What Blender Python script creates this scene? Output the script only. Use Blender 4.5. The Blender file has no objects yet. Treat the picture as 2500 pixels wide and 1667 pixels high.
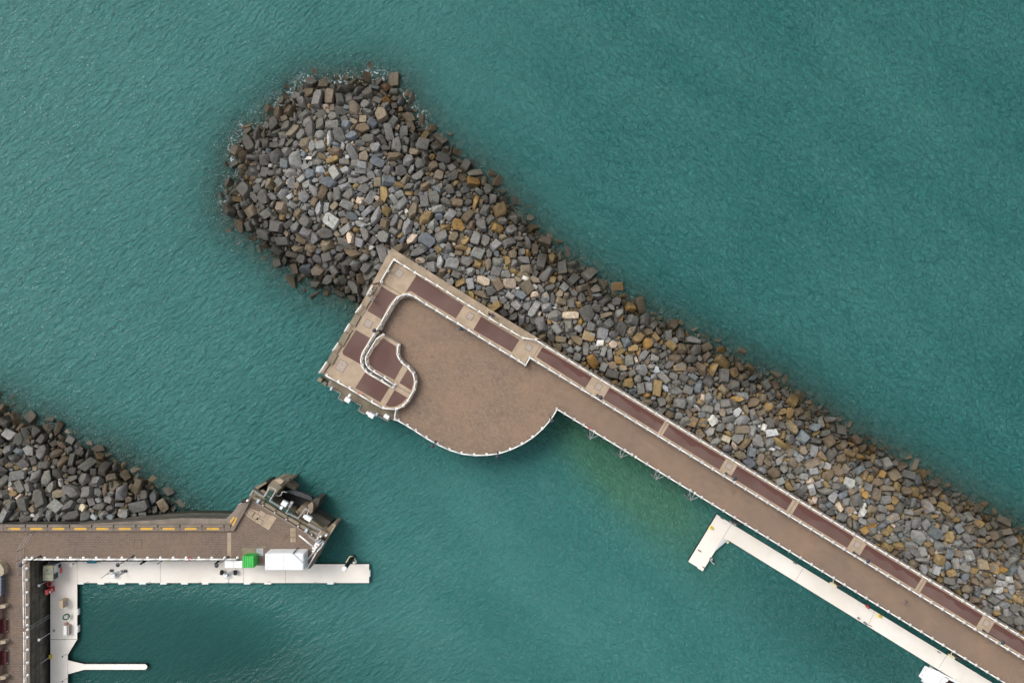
import bpy, bmesh, math, random
import numpy as np
from mathutils import Vector, Matrix
R = math.radians
scene = bpy.context.scene
COL = scene.collection
rnd = random.Random(7)
rng = np.random.default_rng(11)

# ------------------------------------------------------------ camera, world, sun, exposure
CAM_Z, LENS = 136.0, 28.0
KK = 36.0 / LENS
cam_d = bpy.data.cameras.new('camera'); cam = bpy.data.objects.new('camera', cam_d); COL.objects.link(cam)
cam.location = (0, 0, CAM_Z); cam_d.lens = LENS; cam_d.sensor_width = 36; cam_d.clip_end = 9000; cam_d.clip_start = .5
scene.camera = cam
SUN_EL, SUN_AZ = 52.0, -52.0            # azimuth clockwise from +Y: high, hazy sun from the upper left
w = bpy.data.worlds.new('World'); scene.world = w; w.use_nodes = True
nt = w.node_tree; nt.nodes.clear()
sky = nt.nodes.new('ShaderNodeTexSky'); sky.sky_type = 'NISHITA'; sky.sun_disc = False
sky.sun_elevation = R(SUN_EL); sky.sun_rotation = R(SUN_AZ); sky.air_density = 1.6; sky.dust_density = 5; sky.ozone_density = 1
hs = nt.nodes.new('ShaderNodeHueSaturation'); hs.inputs['Saturation'].default_value = .28
bg = nt.nodes.new('ShaderNodeBackground'); bg.inputs['Strength'].default_value = .15
wo = nt.nodes.new('ShaderNodeOutputWorld')
nt.links.new(sky.outputs[0], hs.inputs['Color']); nt.links.new(hs.outputs[0], bg.inputs['Color']); nt.links.new(bg.outputs[0], wo.inputs[0])
sd = bpy.data.lights.new('sun', 'SUN'); sd.energy = 1.1; sd.angle = R(22); sd.color = (1, .97, .92)
so = bpy.data.objects.new('sun', sd); COL.objects.link(so)
dv = Vector((math.sin(R(SUN_AZ)) * math.cos(R(SUN_EL)), math.cos(R(SUN_AZ)) * math.cos(R(SUN_EL)), math.sin(R(SUN_EL))))
so.rotation_euler = dv.to_track_quat('Z', 'Y').to_euler()
scene.view_settings.view_transform = 'Standard'; scene.view_settings.look = 'None'
scene.view_settings.exposure = 0.15; scene.view_settings.gamma = 1; scene.view_settings.use_curve_mapping = False

# ------------------------------------------------------------ helpers
def P(px, py, z=0.0):                    # a point of the photograph's ground plan at height z
    s = (CAM_Z - z) * KK / 2500.0
    return Vector(((px - 1250) * s, -(py - 833.5) * s, z))
def XY(px, py, z): v = P(px, py, z); return (v.x, v.y)
def PL(pts, z): return [XY(a, b, z) for a, b in pts]

def nodes(m): return m.node_tree.nodes, m.node_tree.links
def newmat(name):
    m = bpy.data.materials.new(name); m.use_nodes = True
    return m, m.node_tree.nodes['Principled BSDF']
def mat(name, c1, c2=None, scale=1.0, rough=.8, bump=.0, metal=0.0, bscale=None, detail=5, c3=None, s3=8.0, f3=.5, lo=.35, hi=.65):
    m, b = newmat(name); N, L = nodes(m)
    b.inputs['Roughness'].default_value = rough; b.inputs['Metallic'].default_value = metal
    b.inputs['Specular IOR Level'].default_value = .35
    g = N.new('ShaderNodeNewGeometry')
    if c2 is None: c2 = tuple(x * .82 for x in c1)
    n = N.new('ShaderNodeTexNoise'); n.inputs['Scale'].default_value = scale; n.inputs['Detail'].default_value = detail
    L.new(g.outputs['Position'], n.inputs['Vector'])
    mr = N.new('ShaderNodeMapRange'); mr.inputs[1].default_value = lo; mr.inputs[2].default_value = hi
    L.new(n.outputs['Fac'], mr.inputs[0])
    mx = N.new('ShaderNodeMix'); mx.data_type = 'RGBA'; mx.inputs[6].default_value = (*c1, 1); mx.inputs[7].default_value = (*c2, 1)
    L.new(mr.outputs[0], mx.inputs[0]); out = mx.outputs[2]
    if c3 is not None:
        n3 = N.new('ShaderNodeTexNoise'); n3.inputs['Scale'].default_value = s3; n3.inputs['Detail'].default_value = 3
        L.new(g.outputs['Position'], n3.inputs['Vector'])
        m3 = N.new('ShaderNodeMapRange'); m3.inputs[1].default_value = .5; m3.inputs[2].default_value = .72; m3.inputs[4].default_value = f3
        L.new(n3.outputs['Fac'], m3.inputs[0])
        x3 = N.new('ShaderNodeMix'); x3.data_type = 'RGBA'; x3.inputs[7].default_value = (*c3, 1)
        L.new(m3.outputs[0], x3.inputs[0]); L.new(out, x3.inputs[6]); out = x3.outputs[2]
    L.new(out, b.inputs['Base Color'])
    if bump > 0:
        nb = N.new('ShaderNodeTexNoise'); nb.inputs['Scale'].default_value = bscale or scale * 6; nb.inputs['Detail'].default_value = 4
        L.new(g.outputs['Position'], nb.inputs['Vector'])
        bp = N.new('ShaderNodeBump'); bp.inputs['Strength'].default_value = 1; bp.inputs['Distance'].default_value = bump
        L.new(nb.outputs['Fac'], bp.inputs['Height']); L.new(bp.outputs[0], b.inputs['Normal'])
    return m

class MB:
    def __init__(s): s.v = []; s.f = []
    def add(s, v, f):
        o = len(s.v); s.v += [tuple(x) for x in v]; s.f += [tuple(i + o for i in q) for q in f]; return s
    def prism(s, pts, z0, z1, bottom=True):
        a = sum(pts[i][0] * pts[(i + 1) % len(pts)][1] - pts[(i + 1) % len(pts)][0] * pts[i][1] for i in range(len(pts)))
        if a < 0: pts = pts[::-1]
        n = len(pts)
        v = [(x, y, z0) for x, y in pts] + [(x, y, z1) for x, y in pts]
        f = [tuple(range(n, 2 * n))] + [(i, (i + 1) % n, n + (i + 1) % n, n + i) for i in range(n)]
        if bottom: f.append(tuple(range(n - 1, -1, -1)))
        return s.add(v, f)
    def box(s, c, d, a=0.0, tilt=None, ch=0.0):     # centre, size, rotation about z; ch = edge chamfer on the top
        hx, hy, hz = d[0] / 2, d[1] / 2, d[2] / 2
        if ch > 0:
            v = [(-hx, -hy, -hz), (hx, -hy, -hz), (hx, hy, -hz), (-hx, hy, -hz), (-hx, -hy, hz - ch), (hx, -hy, hz - ch), (hx, hy, hz - ch), (-hx, hy, hz - ch),
                 (-hx + ch, -hy + ch, hz), (hx - ch, -hy + ch, hz), (hx - ch, hy - ch, hz), (-hx + ch, hy - ch, hz)]
            f = [(3, 2, 1, 0), (0, 1, 5, 4), (1, 2, 6, 5), (2, 3, 7, 6), (3, 0, 4, 7), (4, 5, 9, 8), (5, 6, 10, 9), (6, 7, 11, 10), (7, 4, 8, 11), (8, 9, 10, 11)]
        else:
            v = [(-hx, -hy, -hz), (hx, -hy, -hz), (hx, hy, -hz), (-hx, hy, -hz), (-hx, -hy, hz), (hx, -hy, hz), (hx, hy, hz), (-hx, hy, hz)]
            f = [(3, 2, 1, 0), (0, 1, 5, 4), (1, 2, 6, 5), (2, 3, 7, 6), (3, 0, 4, 7), (4, 5, 6, 7)]
        M = Matrix.Rotation(a, 3, 'Z')
        if tilt is not None: M = M @ tilt
        return s.add([M @ Vector(q) + Vector(c) for q in v], f)
    def tube(s, p0, p1, r0, r1=None, n=8, caps=True):
        p0, p1 = Vector(p0), Vector(p1); r1 = r0 if r1 is None else r1
        d = (p1 - p0).normalized(); u = d.orthogonal().normalized(); w_ = d.cross(u)
        v = []
        for p, r in ((p0, r0), (p1, r1)):
            for i in range(n):
                t = 2 * math.pi * i / n; v.append(p + (u * math.cos(t) + w_ * math.sin(t)) * r)
        f = [(i, (i + 1) % n, n + (i + 1) % n, n + i) for i in range(n)]
        if caps: f += [tuple(range(n - 1, -1, -1)), tuple(range(n, 2 * n))]
        return s.add(v, f)
    def path(s, pts, r, n=8):
        for a, b in zip(pts[:-1], pts[1:]): s.tube(a, b, r, n=n)
        return s
    def lathe(s, c, prof, n=16):                    # prof: (radius, z) from bottom to top
        v = []
        for r, z in prof:
            for i in range(n):
                t = 2 * math.pi * i / n; v.append((c[0] + r * math.cos(t), c[1] + r * math.sin(t), c[2] + z))
        m = len(prof)
        f = [(k * n + i, k * n + (i + 1) % n, (k + 1) * n + (i + 1) % n, (k + 1) * n + i) for k in range(m - 1) for i in range(n)]
        f += [tuple(range(n - 1, -1, -1)), tuple(range((m - 1) * n, m * n))]
        return s.add(v, f)
    def torus(s, c, Rr, r, axis=(0, 0, 1), n=20, k=8):
        ax = Vector(axis).normalized(); u = ax.orthogonal().normalized(); w_ = ax.cross(u); v = []
        for i in range(n):
            t = 2 * math.pi * i / n; e = u * math.cos(t) + w_ * math.sin(t)
            for j in range(k):
                q = 2 * math.pi * j / k; v.append(Vector(c) + e * (Rr + r * math.cos(q)) + ax * (r * math.sin(q)))
        f = [(i * k + j, ((i + 1) % n) * k + j, ((i + 1) % n) * k + (j + 1) % k, i * k + (j + 1) % k) for i in range(n) for j in range(k)]
        return s.add(v, f)
    def build(s, name, m, parent=None, smooth=False):
        me = bpy.data.meshes.new(name); me.from_pydata([tuple(q) for q in s.v], [], s.f); me.validate(); me.materials.append(m)
        if smooth: me.polygons.foreach_set('use_smooth', [True] * len(me.polygons))
        o = bpy.data.objects.new(name, me); COL.objects.link(o)
        if parent is not None:
            o.parent = parent
            pm = parent.matrix_basis if parent.parent is None else parent.parent.matrix_basis @ parent.matrix_basis
            if parent.type == 'EMPTY': o.matrix_parent_inverse = pm.inverted()
        return o
def tag(o, label, cat, group=None):
    o['label'] = label; o['category'] = cat
    if group: o['group'] = group
    return o
def thing(name, label, cat, loc, group=None):
    o = bpy.data.objects.new(name, None); COL.objects.link(o); o.location = loc; o.empty_display_size = .3
    return tag(o, label, cat, group)
def struct(o, kind='structure'): o['kind'] = kind; return o
def copy_tree(o, parent=None):
    c = o.copy(); COL.objects.link(c); c.parent = parent
    for ch in list(o.children): copy_tree(ch, c)
    return c

# ------------------------------------------------------------ materials
M = {}
M['concrete'] = mat('pale_concrete', (.38, .295, .215), (.31, .24, .175), .5, .9, .01, c3=(.26, .2, .14), s3=1.6, f3=.45)
M['concrete_strip'] = mat('buff_concrete', (.43, .33, .24), (.345, .265, .19), .7, .9, .01, c3=(.30, .225, .155), s3=2.2, f3=.4)
M['parapet'] = mat('weathered_parapet', (.37, .285, .205), (.27, .21, .15), .45, .9, .02, c3=(.17, .14, .08), s3=1.3, f3=.5)
M['quay_parapet'] = mat('brown_parapet', (.215, .170, .135), (.165, .13, .105), .6, .9, .01, c3=(.12, .10, .08), s3=2.0, f3=.5)
M['kerb'] = mat('grey_kerb', (.235, .195, .163), (.17, .145, .122), .6, .9, .01, c3=(.16, .13, .10), s3=2.5, f3=.5)
M['dark_conc'] = mat('wet_concrete', (.085, .075, .060), (.045, .042, .034), .35, .8, .03, c3=(.025, .025, .02), s3=1.0, f3=.8)
M['olive_conc'] = mat('algae_concrete', (.245, .205, .15), (.16, .135, .095), .5, .9, .02, c3=(.30, .21, .08), s3=1.1, f3=.25)
M['white'] = mat('white_paint', (.88, .87, .85), (.83, .81, .78), .6, .5)
M['white2'] = mat('white_gloss', (.85, .86, .87), (.76, .78, .79), .8, .35)
M['pontoon'] = mat('pontoon_deck', (.84, .80, .745), (.76, .70, .63), .10, .85, .004, bscale=30, c3=(.66, .62, .52), s3=.5, f3=.35)
M['pontoon_side'] = mat('dark_float', (.03, .03, .03), (.015, .018, .018), 1, .6)
M['lamp'] = mat('blue_black_paint', (.03, .036, .05), (.05, .06, .08), 4, .45)
M['steel'] = mat('galvanised', (.42, .43, .44), (.30, .31, .32), 2, .5, metal=.5)
M['dsteel'] = mat('dark_steel', (.06, .062, .068), (.035, .035, .04), 2, .55)
M['black'] = mat('black_rubber', (.012, .012, .013), (.02, .02, .02), 3, .6)
M['red'] = mat('red_paint', (.52, .03, .035), (.40, .02, .025), 2, .45)
M['pink'] = mat('faded_red', (.75, .16, .16), (.62, .10, .11), 2, .5)
M['orange'] = mat('orange_plastic', (.80, .16, .05), (.65, .11, .04), 3, .5)
M['yellow'] = mat('yellow_paint', (.72, .55, .03), (.55, .40, .05), 3, .6)
M['green'] = mat('green_paint', (.07, .50, .10), (.055, .43, .085), 1.2, .45)
M['teal'] = mat('teal_plastic', (.012, .17, .24), (.01, .12, .18), 1.2, .4)
M['grate'] = mat('green_grating', (.035, .085, .06), (.02, .055, .04), 3, .7, .02, bscale=20)
M['maroon_seat'] = mat('maroon_paint', (.10, .022, .024), (.07, .015, .018), 3, .5)
M['granite'] = mat('pink_granite', (.30, .20, .18), (.20, .135, .12), 5, .85, .02)
M['beige'] = mat('beige_render', (.40, .33, .25), (.33, .27, .20), 1, .85)
M['slate'] = mat('blue_slate', (.12, .135, .17), (.08, .09, .12), 2, .5)
M['glass'] = mat('dark_glass', (.02, .022, .026), (.03, .033, .04), 2, .12)
M['dred'] = mat('dark_red_vinyl', (.14, .008, .012), (.10, .006, .01), 3, .4)
M['skin'] = mat('skin', (.50, .30, .21), (.44, .25, .17), 8, .6)
def cloth(n, c): return mat('cloth_' + n, c, tuple(x * .8 for x in c), 9, .9)
# block paving: small blocks laid square to the pier
def paving(name, ang, ca, cb, blot):
    m, b = newmat(name); N, L = nodes(m); b.inputs['Roughness'].default_value = .9; b.inputs['Specular IOR Level'].default_value = .25
    g = N.new('ShaderNodeNewGeometry'); mp = N.new('ShaderNodeMapping'); mp.inputs['Rotation'].default_value = (0, 0, ang)
    L.new(g.outputs['Position'], mp.inputs['Vector'])
    br = N.new('ShaderNodeTexBrick'); br.inputs['Scale'].default_value = 1; br.inputs['Brick Width'].default_value = .56; br.inputs['Row Height'].default_value = .28
    br.inputs['Mortar Size'].default_value = .045; br.inputs['Mortar Smooth'].default_value = .3; br.inputs['Bias'].default_value = 0
    br.inputs['Color1'].default_value = (*ca, 1); br.inputs['Color2'].default_value = (*cb, 1); br.inputs['Mortar'].default_value = (*[x * .66 for x in cb], 1)
    L.new(mp.outputs[0], br.inputs['Vector'])
    n = N.new('ShaderNodeTexNoise'); n.inputs['Scale'].default_value = .16; n.inputs['Detail'].default_value = 7; n.inputs['Roughness'].default_value = .62
    L.new(g.outputs['Position'], n.inputs['Vector'])
    mr = N.new('ShaderNodeMapRange'); mr.inputs[1].default_value = .38; mr.inputs[2].default_value = .66; mr.inputs[4].default_value = .55; L.new(n.outputs['Fac'], mr.inputs[0])
    x = N.new('ShaderNodeMix'); x.data_type = 'RGBA'; x.inputs[7].default_value = (*blot, 1); L.new(mr.outputs[0], x.inputs[0]); L.new(br.outputs['Color'], x.inputs[6])
    n2 = N.new('ShaderNodeTexNoise'); n2.inputs['Scale'].default_value = 2.6; n2.inputs['Detail'].default_value = 6; n2.inputs['Roughness'].default_value = .75; L.new(g.outputs['Position'], n2.inputs['Vector'])
    m2 = N.new('ShaderNodeMapRange'); m2.inputs[1].default_value = .3; m2.inputs[2].default_value = .7; m2.inputs[3].default_value = .82; m2.inputs[4].default_value = 1.18; L.new(n2.outputs['Fac'], m2.inputs[0])
    y = N.new('ShaderNodeMix'); y.data_type = 'RGBA'; y.blend_type = 'MULTIPLY'; y.inputs[0].default_value = 1; L.new(x.outputs[2], y.inputs[6]); L.new(m2.outputs[0], y.inputs[7])
    # a few darker spill stains
    n3 = N.new('ShaderNodeTexNoise'); n3.inputs['Scale'].default_value = .55; n3.inputs['Detail'].default_value = 4; L.new(g.outputs['Position'], n3.inputs['Vector'])
    m3 = N.new('ShaderNodeMapRange'); m3.inputs[1].default_value = .66; m3.inputs[2].default_value = .74; m3.inputs[4].default_value = .35; L.new(n3.outputs['Fac'], m3.inputs[0])
    zz = N.new('ShaderNodeMix'); zz.data_type = 'RGBA'; zz.inputs[7].default_value = (.10, .07, .045, 1); L.new(m3.outputs[0], zz.inputs[0]); L.new(y.outputs[2], zz.inputs[6])
    L.new(zz.outputs[2], b.inputs['Base Color'])
    bp = N.new('ShaderNodeBump'); bp.inputs['Distance'].default_value = .01; L.new(br.outputs['Fac'], bp.inputs['Height']); bp.invert = True; L.new(bp.outputs[0], b.inputs['Normal'])
    return m
AXA = math.atan(.6095)                   # the pier runs down to the right at this angle
M['paving'] = paving('brown_block_paving', AXA, (.275, .197, .148), (.215, .155, .118), (.285, .192, .128))
M['paving2'] = paving('grey_brown_block_paving', 0, (.195, .147, .120), (.168, .127, .104), (.225, .160, .114))
# maroon surfacing with a ragged, still wet band along its seaward side
NE = Vector((.5205, .854, 0)); C_RAIL = NE.dot(P(1308.6, 830.7, 7.0))
def maroon():
    m, b = newmat('maroon_surfacing'); N, L = nodes(m)
    g = N.new('ShaderNodeNewGeometry')
    dt = N.new('ShaderNodeVectorMath'); dt.operation = 'DOT_PRODUCT'; dt.inputs[1].default_value = tuple(NE); L.new(g.outputs['Position'], dt.inputs[0])
    n = N.new('ShaderNodeTexNoise'); n.inputs['Scale'].default_value = .35; n.inputs['Detail'].default_value = 6; L.new(g.outputs['Position'], n.inputs['Vector'])
    ma = N.new('ShaderNodeMath'); ma.operation = 'MULTIPLY_ADD'; ma.inputs[1].default_value = 2.4; ma.inputs[2].default_value = -1.2; L.new(n.outputs['Fac'], ma.inputs[0])
    ad = N.new('ShaderNodeMath'); ad.operation = 'ADD'; L.new(dt.outputs['Value'], ad.inputs[0]); L.new(ma.outputs[0], ad.inputs[1])
    mr = N.new('ShaderNodeMapRange'); mr.inputs[1].default_value = C_RAIL - 1.12; mr.inputs[2].default_value = C_RAIL - 1.04; L.new(ad.outputs[0], mr.inputs[0])
    # only along the straight walk: the broad terrace at the end is dry there
    sx = N.new('ShaderNodeSeparateXYZ'); L.new(g.outputs['Position'], sx.inputs[0])
    ge = N.new('ShaderNodeMath'); ge.operation = 'GREATER_THAN'; ge.inputs[1].default_value = P(1315, 0, 7).x; L.new(sx.outputs['X'], ge.inputs[0])
    mu = N.new('ShaderNodeMath'); mu.operation = 'MULTIPLY'; L.new(mr.outputs[0], mu.inputs[0]); L.new(ge.outputs[0], mu.inputs[1])
    n2 = N.new('ShaderNodeTexNoise'); n2.inputs['Scale'].default_value = .16; n2.inputs['Detail'].default_value = 6; L.new(g.outputs['Position'], n2.inputs['Vector'])
    c = N.new('ShaderNodeValToRGB'); c.color_ramp.elements[0].position = .35; c.color_ramp.elements[0].color = (.112, .060, .051, 1)
    c.color_ramp.elements[1].position = .65; c.color_ramp.elements[1].color = (.150, .096, .082, 1); L.new(n2.outputs['Fac'], c.inputs[0])
    x = N.new('ShaderNodeMix'); x.data_type = 'RGBA'; x.inputs[7].default_value = (.105, .046, .039, 1); L.new(mu.outputs[0], x.inputs[0]); L.new(c.outputs[0], x.inputs[6])
    n4 = N.new('ShaderNodeTexNoise'); n4.inputs['Scale'].default_value = 9; n4.inputs['Detail'].default_value = 3; L.new(g.outputs['Position'], n4.inputs['Vector'])
    m4 = N.new('ShaderNodeMapRange'); m4.inputs[3].default_value = .88; m4.inputs[4].default_value = 1.12; L.new(n4.outputs['Fac'], m4.inputs[0])
    y = N.new('ShaderNodeMix'); y.data_type = 'RGBA'; y.blend_type = 'MULTIPLY'; y.inputs[0].default_value = 1; L.new(x.outputs[2], y.inputs[6]); L.new(m4.outputs[0], y.inputs[7])
    L.new(y.outputs[2], b.inputs['Base Color']); b.inputs['Roughness'].default_value = .85; b.inputs['Specular IOR Level'].default_value = .3
    return m
M['maroon'] = maroon()
def yellowmark():
    m, b = newmat('worn_yellow_lichen_paint'); N, L = nodes(m)
    g = N.new('ShaderNodeNewGeometry'); n = N.new('ShaderNodeTexNoise'); n.inputs['Scale'].default_value = 1.6; n.inputs['Detail'].default_value = 8; n.inputs['Roughness'].default_value = .7
    L.new(g.outputs['Position'], n.inputs['Vector'])
    c = N.new('ShaderNodeValToRGB'); e = c.color_ramp.elements; e[0].position = .30; e[0].color = (.26, .20, .13, 1); e[1].position = .48; e[1].color = (.62, .36, .06, 1)
    L.new(n.outputs['Fac'], c.inputs[0]); L.new(c.outputs[0], b.inputs['Base Color']); b.inputs['Roughness'].default_value = .9
    return m
M['mark'] = yellowmark()
def stonewall():
    m, b = newmat('old_harbour_masonry'); N, L = nodes(m)
    g = N.new('ShaderNodeNewGeometry'); mp = N.new('ShaderNodeMapping'); mp.inputs['Rotation'].default_value = (R(90), 0, R(90)); L.new(g.outputs['Position'], mp.inputs['Vector'])
    sx = N.new('ShaderNodeSeparateXYZ'); L.new(g.outputs['Position'], sx.inputs[0])
    cb = N.new('ShaderNodeCombineXYZ'); L.new(sx.outputs['Y'], cb.inputs[0]); L.new(sx.outputs['Z'], cb.inputs[1])
    br = N.new('ShaderNodeTexBrick'); br.inputs['Scale'].default_value = 1; br.inputs['Brick Width'].default_value = 2.6; br.inputs['Row Height'].default_value = 1.1; br.inputs['Mortar Size'].default_value = .05
    br.inputs['Color1'].default_value = (.13, .115, .092, 1); br.inputs['Color2'].default_value = (.085, .075, .062, 1); br.inputs['Mortar'].default_value = (.025, .022, .018, 1)
    L.new(cb.outputs[0], br.inputs['Vector'])
    n = N.new('ShaderNodeTexNoise'); n.inputs['Scale'].default_value = .8; n.inputs['Detail'].default_value = 7; L.new(g.outputs['Position'], n.inputs['Vector'])
    m2 = N.new('ShaderNodeMapRange'); m2.inputs[1].default_value = .3; m2.inputs[2].default_value = .7; m2.inputs[3].default_value = .6; m2.inputs[4].default_value = 1.35; L.new(n.outputs['Fac'], m2.inputs[0])
    y = N.new('ShaderNodeMix'); y.data_type = 'RGBA'; y.blend_type = 'MULTIPLY'; y.inputs[0].default_value = 1; L.new(br.outputs['Color'], y.inputs[6]); L.new(m2.outputs[0], y.inputs[7])
    # weed below the tide mark
    n2 = N.new('ShaderNodeMath'); n2.operation = 'MULTIPLY_ADD'; n2.inputs[1].default_value = 2.0; L.new(n.outputs['Fac'], n2.inputs[0]); L.new(sx.outputs['Z'], n2.inputs[2])
    m3 = N.new('ShaderNodeMapRange'); m3.inputs[1].default_value = 3.4; m3.inputs[2].default_value = 2.4; L.new(n2.outputs[0], m3.inputs[0])
    x = N.new('ShaderNodeMix'); x.data_type = 'RGBA'; x.inputs[7].default_value = (.02, .022, .014, 1); L.new(m3.outputs[0], x.inputs[0]); L.new(y.outputs[2], x.inputs[6])
    L.new(x.outputs[2], b.inputs['Base Color']); b.inputs['Roughness'].default_value = .85
    return m
M['masonry'] = stonewall()

# ------------------------------------------------------------ breakwater mounds: signed distance to the waterline
WL_MAIN = [(882,760),(870,738),(840,727),(808,712),(775,700),(744,682),(712,662),(680,640),(655,612),(628,590),(596,566),(566,540),(551,505),(550,473),(556,445),(578,425),
    (566,395),(579,351),(600,322),(638,305),(655,275),(680,252),(712,224),(744,204),(795,196),(850,192),(905,188),(957,200),(985,222),(1000,255),(1031,292),(1062,330),(1105,372),
    (1140,398),(1180,425),(1225,468),(1265,510),(1300,548),(1339,592),(1372,618),(1403,638),(1460,682),(1520,723),(1580,758),(1637,789),(1700,822),(1754,850),(1810,880),(1860,905),
    (1915,935),(1966,968),(2025,1010),(2083,1052),(2150,1092),(2211,1127),(2275,1165),(2338,1201),(2420,1250),(2500,1297),(2640,1375),(2900,1520),(2900,1900),(2400,1600),(1600,1120),(1250,860),(1000,900),(900,850)]
WL_LEFT = [(-400,900),(-120,935),(-50,965),(0,983),(25,992),(53,1020),(95,1030),(138,1047),(175,1072),(213,1092),(250,1106),(287,1120),(320,1145),(351,1167),(372,1184),(393,1203),(412,1220),(428,1240),(450,1254),(468,1268),
    (468,1340),(200,1400),(-400,1400)]
def sdf(poly, X, Y):
    d = np.full(X.shape, 1e9); ins = np.zeros(X.shape, bool)
    n = len(poly)
    for i in range(n):
        ax, ay = poly[i]; bx, by = poly[(i + 1) % n]
        ex, ey = bx - ax, by - ay; wx, wy = X - ax, Y - ay
        t = np.clip((wx * ex + wy * ey) / (ex * ex + ey * ey), 0, 1)
        d = np.minimum(d, (wx - ex * t) ** 2 + (wy - ey * t) ** 2)
        c = ((ay > Y) != (by > Y)) & (X < (bx - ax) * (Y - ay) / (by - ay + 1e-12) + ax)
        ins ^= c
    d = np.sqrt(d)
    return np.where(ins, d, -d)
WM, WLf = PL(WL_MAIN, 0), PL(WL_LEFT, 0)
def hgt(X, Y):
    a = sdf(WM, X, Y) - .7; b = sdf(WLf, X, Y) - .5
    ha = np.where(a > 0, 5.4 * (1 - np.exp(-np.maximum(a, 0) / 8.5)), (a - .2) * .42)
    hb = np.where(b > 0, 5.2 * (1 - np.exp(-np.maximum(b, 0) / 8.5)), (b - .2) * .42)
    return np.maximum(ha, hb)

# heights on a regular lookup grid
GX0, GX1, GY0, GY1, GS = -112., 112., -78., 78., .5
gx = np.arange(GX0, GX1 + .1, GS); gy = np.arange(GY0, GY1 + .1, GS)
GXX, GYY = np.meshgrid(gx, gy); HG = hgt(GXX, GYY)
def h_at(x, y):
    i = min(max((x - GX0) / GS, 0), len(gx) - 1.001); j = min(max((y - GY0) / GS, 0), len(gy) - 1.001)
    a, b = int(i), int(j); u, v = i - a, j - b
    return (HG[b, a] * (1 - u) + HG[b, a + 1] * u) * (1 - v) + (HG[b + 1, a] * (1 - u) + HG[b + 1, a + 1] * u) * v

def gridmesh(name, xs, ys, Z, m, attrs=()):
    X, Y = np.meshgrid(xs, ys); nx, ny = len(xs), len(ys)
    co = np.stack([X.ravel(), Y.ravel(), Z.ravel()], 1).astype(np.float32)
    i = np.arange(nx * ny).reshape(ny, nx)
    f = np.stack([i[:-1, :-1].ravel(), i[:-1, 1:].ravel(), i[1:, 1:].ravel(), i[1:, :-1].ravel()], 1).astype(np.int32)
    me = bpy.data.meshes.new(name); me.vertices.add(len(co)); me.vertices.foreach_set('co', co.ravel())
    me.loops.add(f.size); me.loops.foreach_set('vertex_index', f.ravel())
    me.polygons.add(len(f)); me.polygons.foreach_set('loop_start', np.arange(len(f), dtype=np.int32) * 4); me.polygons.foreach_set('loop_total', np.full(len(f), 4, np.int32))
    me.update(); me.validate(); me.polygons.foreach_set('use_smooth', [True] * len(f))
    for an, av in attrs:
        at = me.attributes.new(an, 'FLOAT', 'POINT'); at.data.foreach_set('value', av.ravel().astype(np.float32))
    me.materials.append(m); o = bpy.data.objects.new(name, me); COL.objects.link(o); return o

# ------------------------------------------------------------ sea bed and rubble core (one sheet)
M['bed'] = mat('dark_rubble', (.115, .092, .066), (.060, .052, .040), .9, .95, .1)
bx = np.concatenate([[-4000, -900, -300, -170], np.arange(-112, 112.1, 1.0), [170, 300, 900, 4000]])
by = np.concatenate([[-4000, -900, -300, -130], np.arange(-78, 78.1, 1.0), [130, 300, 900, 4000]])
BX, BY = np.meshgrid(bx, by)
BZ = np.clip(hgt(BX, BY) - 1.3, -9, 4.2)
# do not let the rubble core rise through the decks' footprints
struct(gridmesh('seabed', bx, by, BZ, M['bed']))

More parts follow.
